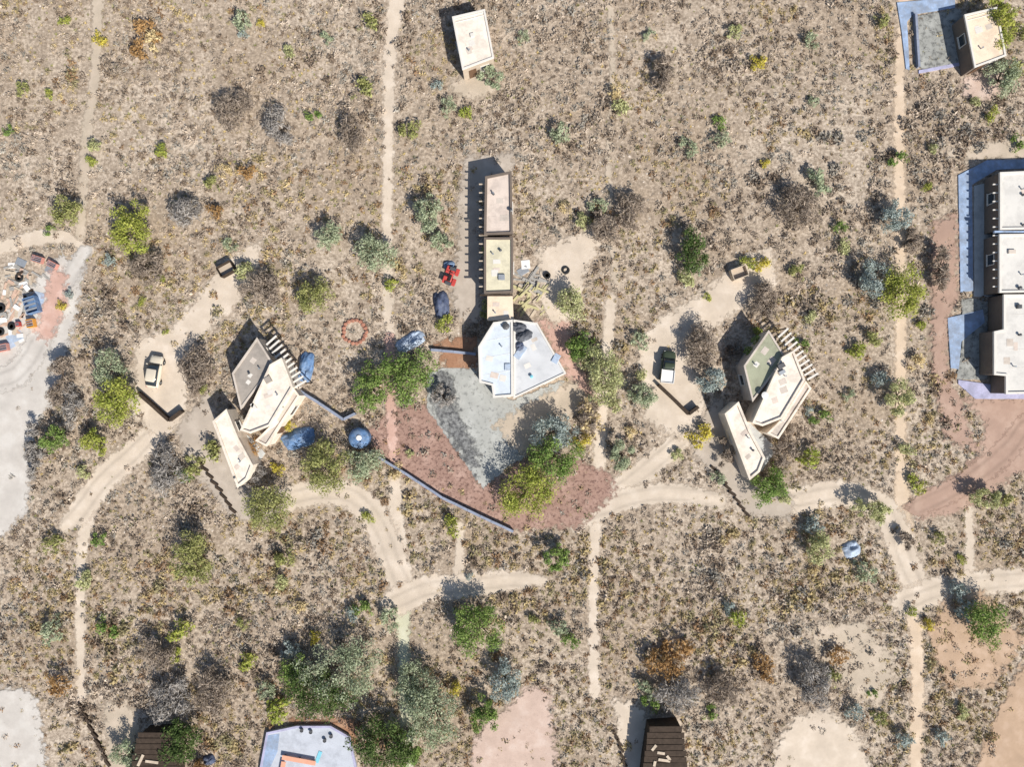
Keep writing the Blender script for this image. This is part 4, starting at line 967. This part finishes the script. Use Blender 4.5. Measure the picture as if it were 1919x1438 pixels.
for a in [(585, 210, 15, 'green'), (305, 280, 15, 'lime'), (455, 40, 20, 'sage'), (490, 45, 8, 'yellow'), (545, 96, 15, 'pale'), (120, 38, 12, 'lime'), (188, 72, 13, 'yellow'), (15, 245, 12, 'green'), (40, 165, 14, 'olive'), (92, 178, 10, 'lime'),
          (175, 275, 16, 'pale'), (170, 300, 12, 'lime'), (420, 320, 16, 'straw'), (400, 345, 16, 'olive'), (470, 320, 20, 'rustdry'), (400, 395, 18, 'rustdry'), (275, 60, 24, 'rustdry'), (265, 100, 22, 'rustdry'), (290, 75, 20, 'straw'), (455, 60, 12, 'bluesage'),
          (610, 70, 14, 'sage'), (690, 45, 22, 'olive'), (680, 170, 22, 'olive'), (770, 245, 22, 'olive'), (840, 200, 18, 'sage'), (870, 210, 14, 'lime'), (820, 160, 12, 'bluesage'), (1050, 250, 22, 'sage'), (1090, 410, 18, 'pale'), (1120, 385, 18, 'sage'), (1060, 390, 12, 'straw'), (1160, 205, 20, 'pale'), (1150, 175, 16, 'straw'),
          (980, 70, 12, 'sage'), (1215, 65, 12, 'sage'), (1380, 55, 18, 'pale'), (1420, 115, 16, 'yellow'), (1520, 78, 16, 'sage'), (1525, 190, 12, 'sage'), (1350, 262, 18, 'sage'), (1290, 275, 18, 'sage'), (1350, 230, 14, 'green'), (1530, 342, 24, 'sage'), (1433, 304, 10, 'yellow'), (1650, 40, 16, 'olive'), (1575, 425, 14, 'green'), (1578, 462, 18, 'pale'),
          (1735, 350, 10, 'lime'), (1750, 280, 12, 'pale'), (1860, 215, 14, 'lime'), (1830, 190, 12, 'pale'), (1685, 305, 18, 'green'), (1425, 492, 17, 'yellow'), (1400, 495, 14, 'lime'), (1495, 510, 18, 'olive'), (1500, 650, 16, 'green'), (1610, 655, 20, 'lime'), (1518, 590, 14, 'pale'), (1725, 608, 12, 'lime'), (1325, 558, 9, 'lime'),
          (730, 536, 16, 'lime'), (836, 608, 20, 'lime'), (915, 580, 16, 'olive'), (460, 512, 22, 'pale'), (432, 460, 14, 'sage'), (300, 522, 10, 'lime'), (268, 566, 9, 'lime'), (205, 487, 13, 'bluesage'), (115, 572, 11, 'yellow'), (130, 550, 10, 'bluesage'), (95, 435, 12, 'green'), (310, 622, 7, 'lime'), (385, 732, 12, 'olive'),
          (395, 850, 24, 'olive'), (362, 872, 20, 'olive'), (345, 890, 16, 'green'), (480, 840, 18, 'rustdry'), (520, 878, 14, 'yellow'), (545, 800, 12, 'yellow'), (740, 882, 16, 'straw'), (690, 972, 13, 'lime'), (845, 988, 20, 'lime'), (770, 850, 10, 'pale'), (160, 885, 16, 'pale'), (185, 1010, 16, 'green'), (100, 1020, 20, 'olive'), (155, 1085, 20, 'pale'),
          (205, 1170, 20, 'green'), (335, 1180, 24, 'lime'), (330, 1230, 16, 'lime'), (100, 1180, 22, 'sage'), (460, 1240, 20, 'lime'), (455, 1170, 14, 'olive'), (525, 1090, 18, 'pale'), (535, 1045, 22, 'olive'), (520, 1335, 26, 'lime'), (115, 1280, 24, 'rustdry'), (560, 1140, 16, 'straw'), (590, 1195, 14, 'yellow'), (680, 1150, 20, 'green'), (370, 1440, 18, 'rustdry'),
          (730, 1160, 22, 'sage'), (850, 1290, 14, 'yellow'), (1045, 1175, 18, 'sage'), (1070, 1200, 16, 'green'), (1000, 1165, 12, 'olive'), (1200, 640, 18, 'sage'), (1200, 700, 14, 'pale'), (1310, 815, 24, 'yellow'), (1270, 850, 14, 'pale'), (1345, 895, 14, 'sage'), (1520, 855, 22, 'lime'), (1540, 790, 18, 'green'), (1515, 770, 10, 'bluesage'), (1720, 905, 20, 'lime'),
          (1700, 840, 16, 'pale'), (1590, 740, 12, 'sage'), (1740, 785, 12, 'straw'), (1720, 680, 18, 'straw'), (1650, 710, 18, 'bluesage'), (1380, 1156, 20, 'lime'), (1365, 1140, 14, 'bluesage'), (1620, 1072, 22, 'sage'), (1525, 985, 20, 'bluesage'), (1525, 1065, 12, 'straw'), (1735, 1170, 13, 'yellow'), (1710, 1145, 12, 'lime'), (1800, 1050, 10, 'lime'), (1760, 1010, 14, 'olive'),
          (1795, 1110, 20, 'bluesage'), (1810, 1140, 22, 'bluesage'), (1210, 1290, 20, 'sage'), (1215, 1325, 18, 'green'), (1325, 1335, 16, 'green'), (1230, 1240, 26, 'rustdry'), (1270, 1210, 28, 'rustdry'), (1260, 1250, 26, 'rustdry'), (1430, 1240, 20, 'rustdry'), (1440, 1270, 16, 'rustdry'), (1570, 1230, 20, 'rustdry'), (1560, 1270, 18, 'olive'), (1635, 1305, 10, 'green'), (1600, 1335, 18, 'bluesage'),
          (1650, 1345, 16, 'olive'), (1690, 1385, 18, 'bluesage'), (1800, 1335, 16, 'pale'), (1765, 1385, 16, 'bluesage'), (1420, 620, 12, 'lime'), (1640, 630, 18, 'olive'), (1455, 890, 20, 'dark' if False else 'green'), (1100, 760, 22, 'straw'), (1110, 800, 24, 'straw'), (1090, 825, 18, 'yellow'), (1150, 760, 16, 'pale'), (1180, 810, 14, 'straw'), (1880, 935, 16, 'olive'), (1470, 940, 12, 'pale'),
          (1900, 270, 16, 'green'), (1912, 60, 20, 'olive'), (1905, 130, 20, 'olive'), (1885, 20, 14, 'lime'), (500, 1295, 20, 'sage'), (545, 1215, 22, 'bluesage'), (660, 1150, 14, 'bluesage'), (880, 1080, 8, 'bluesage'), (1290, 520, 20, 'pale'), (1300, 505, 16, 'sage')]:
    shrub(*a)

# scrub that covers the open ground -------------------------------------------------
def occupancy(x, y, r):
    p = np.ones(len(x))
    for fn, keep in BARE:
        d = fn(x, y); p = np.where(d > -.1 - r * .4, np.minimum(p, np.where(d > .4, keep, keep + (1 - keep) * np.clip((.4 - d) / .8, 0, 1) * .6)), p)
    for poly, m in BLK: p = np.where(sdf_poly(x, y, poly) > -r * .6 - m, 0, p)
    p = np.where(np.hypot(x - RINGC[0], y - RINGC[1]) < 1.9, np.minimum(p, .15), p)
    return p
def brush_proto(seed, n=38):
    r = np.random.default_rng(seed)
    e = r.normal(size=(n, 3)); e[:, 2] = np.abs(e[:, 2]) * .7 + .1; e /= np.linalg.norm(e, axis=1, keepdims=True)
    P = e * (r.random((n, 1)) ** .5) * [1, 1, .75]; P[:, 2] += .04
    V, F, _ = leaves(P, e * .5 + r.normal(size=(n, 3)) * .7 + [0, 0, .3], .46, r, np.ones((n, 3)))
    V[:, 2] = np.maximum(V[:, 2], .0); return V, F, r.uniform(.7, 1.3, n).repeat(4)[:, None]
BP = [brush_proto(100 + s) for s in range(10)]
BCOL = np.array([(.28, .225, .175), (.37, .305, .24), (.22, .165, .12), (.47, .39, .31), (.30, .26, .14), (.42, .33, .17), (.27, .17, .095), (.33, .30, .255)])
def scatter(cell, lim, seed):
    r = np.random.default_rng(seed); nx, ny = int(2 * lim[0] / cell), int(2 * lim[1] / cell)
    gx, gy = np.meshgrid((np.arange(nx) + .5) * cell - lim[0], (np.arange(ny) + .5) * cell - lim[1])
    x = gx.ravel() + r.uniform(-.55, .55, gx.size) * cell; y = gy.ravel() + r.uniform(-.55, .55, gx.size) * cell
    return x, y, r
def join(x, y, s, ci, protos, name, label, cat, mat, zs, r, cols=None):
    Vs, Fs, Cs = [], [], []; off = 0; vi = r.integers(0, len(protos), len(x)); a = r.uniform(0, 6.28, len(x))
    for v in range(len(protos)):
        m = vi == v
        if not m.any(): continue
        PV, PF, PT = protos[v]; c, sn = np.cos(a[m])[:, None], np.sin(a[m])[:, None]; sc = s[m][:, None]
        X = (PV[:, 0] * c - PV[:, 1] * sn) * sc + x[m][:, None]; Y = (PV[:, 0] * sn + PV[:, 1] * c) * sc + y[m][:, None]
        Z = PV[:, 2] * sc * zs[m][:, None]
        n = m.sum(); Vs.append(np.stack([X, Y, Z], 2).reshape(-1, 3))
        Fs.append((PF[None] + (np.arange(n) * len(PV))[:, None, None]).reshape(-1, PF.shape[1]) + off); off += n * len(PV)
        Cs.append((cols[m][:, None, :] * PT[None]).reshape(-1, 3))
    o = link(bpy.data.objects.new(name, np_mesh(name, np.concatenate(Vs), np.concatenate(Fs), M[mat], np.concatenate(Cs))))
    tag(o, label, cat, None, 'stuff'); return o
LIM = (78, 60)
x, y, r = scatter(.74, LIM, 21)
dn = .5 * vnoise(x, y, 11, 1) + .45 * vnoise(x, y, 4.0, 2) + .2 * vnoise(x, y, 1.4, 3)
south = np.clip((10 - y) / 40, 0, 1)
prob = np.clip((dn - .25) * 2.8, 0.15, 1) * .95 + .16 * south
s = r.uniform(.24, .54, len(x)) * (.75 + .65 * vnoise(x, y, 5, 4))
prob = prob * occupancy(x, y, s)
m = r.random(len(x)) < prob; x, y, s = x[m], y[m], s[m]
tone = vnoise(x, y, 7, 5) * .5 + r.random(len(x)) * .7
warm = vnoise(x, y, 8, 6) + .3 * np.clip((5 - y) / 40, 0, 1)
ci = np.select([tone < .3, tone < .5, tone < .68, tone < .86], [0, 1, 2, 3], 7)
ci = np.where((warm > .62) & (r.random(len(x)) < .6), np.where(r.random(len(x)) < .5, 5, np.where(r.random(len(x)) < .5, 6, 4)), ci)
cols = BCOL[ci] * r.uniform(.85, 1.35, (len(x), 1))
# the largest become individual bushes
inframe = (np.abs(x) < 62) & (np.abs(y) < 46)
order = np.argsort(-s * inframe)[:280]
sel = np.zeros(len(x), bool); sel[order] = True
KN = {0: 'grey-brown', 1: 'light grey-brown', 2: 'dark brown', 3: 'pale buff', 4: 'olive brown', 5: 'straw yellow', 6: 'rust brown', 7: 'ash grey'}
BM = {}
for c in range(8):
    for v in range(3):
        PV, PF, PT = brush_proto(500 + c * 3 + v, 60)
        BM[c, v] = np_mesh('dry_bush', PV, PF, M['brush'], BCOL[c] * PT)
for k_ in np.nonzero(sel)[0]:
    o = link(bpy.data.objects.new('dry_bush', BM[int(ci[k_]), random.randrange(3)]))
    o.location = (x[k_], y[k_], 0); q = float(s[k_]) * 1.25; o.scale = (q, q, q * random.uniform(.7, 1.1)); o.rotation_euler.z = random.uniform(0, 6.28)
    nr = near(x[k_], y[k_]); tag(o, '%s twiggy dry bush %s' % (KN[int(ci[k_])], nr), 'bush', '%s dry bushes %s' % (KN[int(ci[k_])], nr))
m = ~sel
join(x[m], y[m], s[m], ci[m], BP, 'dry_scrub', 'low dry grey-brown scrub covering the open desert ground', 'scrub', 'brush', r.uniform(.7, 1.2, m.sum()), r, cols[m])
NB = m.sum()
# straw tufts and litter
def tuft_proto(seed, n=11):
    r = np.random.default_rng(seed); a = r.uniform(0, 6.28, n); t = r.uniform(.5, 1, n); b = r.uniform(0, .25, (n, 2))
    B = np.stack([b[:, 0] - .12, b[:, 1] - .12, np.zeros(n)], 1); T_ = B + np.stack([np.cos(a) * t, np.sin(a) * t, r.uniform(.35, .8, n)], 1)
    sdv = np.stack([-np.sin(a), np.cos(a), np.zeros(n)], 1) * .13
    V = np.stack([B - sdv, B + sdv, T_], 1).reshape(-1, 3); return V, np.arange(3 * n).reshape(n, 3), r.uniform(.75, 1.25, n).repeat(3)[:, None]
x, y, r = scatter(.62, LIM, 33)
pr = np.clip(vnoise(x, y, 5, 8) * 1.3 - .25, .05, .9) * .75 * np.maximum(occupancy(x, y, np.full(len(x), .2)), 0)
m = r.random(len(x)) < pr; x, y = x[m], y[m]
TC = np.array([(.52, .42, .25), (.46, .37, .24), (.56, .43, .19), (.29, .28, .11), (.24, .165, .10)])
cols = TC[r.choice(5, len(x), p=[.26, .24, .18, .17, .15])] * r.uniform(.8, 1.2, (len(x), 1))
join(x, y, r.uniform(.16, .40, len(x)), None, [tuft_proto(700 + k_) for k_ in range(8)], 'dry_grass', 'dry straw grass tufts scattered over the soil', 'grass', 'brush', np.ones(len(x)), r, cols)
# stones
def stone_proto(seed):
    r = np.random.default_rng(seed)
    V = np.array([(1, 0, 0), (.3, .9, 0), (-.8, .6, 0), (-.8, -.6, 0), (.3, -.9, 0), (.2, .1, .7)], float) * r.uniform(.6, 1.2, (6, 1))
    V[:5, 2] = -.05
    return V, np.array([(0, 1, 5), (1, 2, 5), (2, 3, 5), (3, 4, 5), (4, 0, 5)]), np.ones((6, 1))
x, y, r = scatter(1.3, LIM, 44)
m = r.random(len(x)) < np.maximum(occupancy(x, y, np.full(len(x), .1)), .12) * .55 * (np.array([1.0]))
for poly, mm in BLK: m &= ~(sdf_poly(x, y, poly) > -.15)
x, y = x[m], y[m]
cols = np.array((.52, .45, .38)) * r.uniform(.55, 1.35, (len(x), 1))
join(x, y, r.uniform(.06, .2, len(x)), None, [stone_proto(900 + k_) for k_ in range(6)], 'loose_stones', 'small pale stones scattered over the soil', 'stones', 'brush', np.ones(len(x)), r, cols)
print('scrub', NB, 'objects', len(bpy.data.objects), 'tris', sum(len(me.polygons) * 2 for me in bpy.data.meshes))
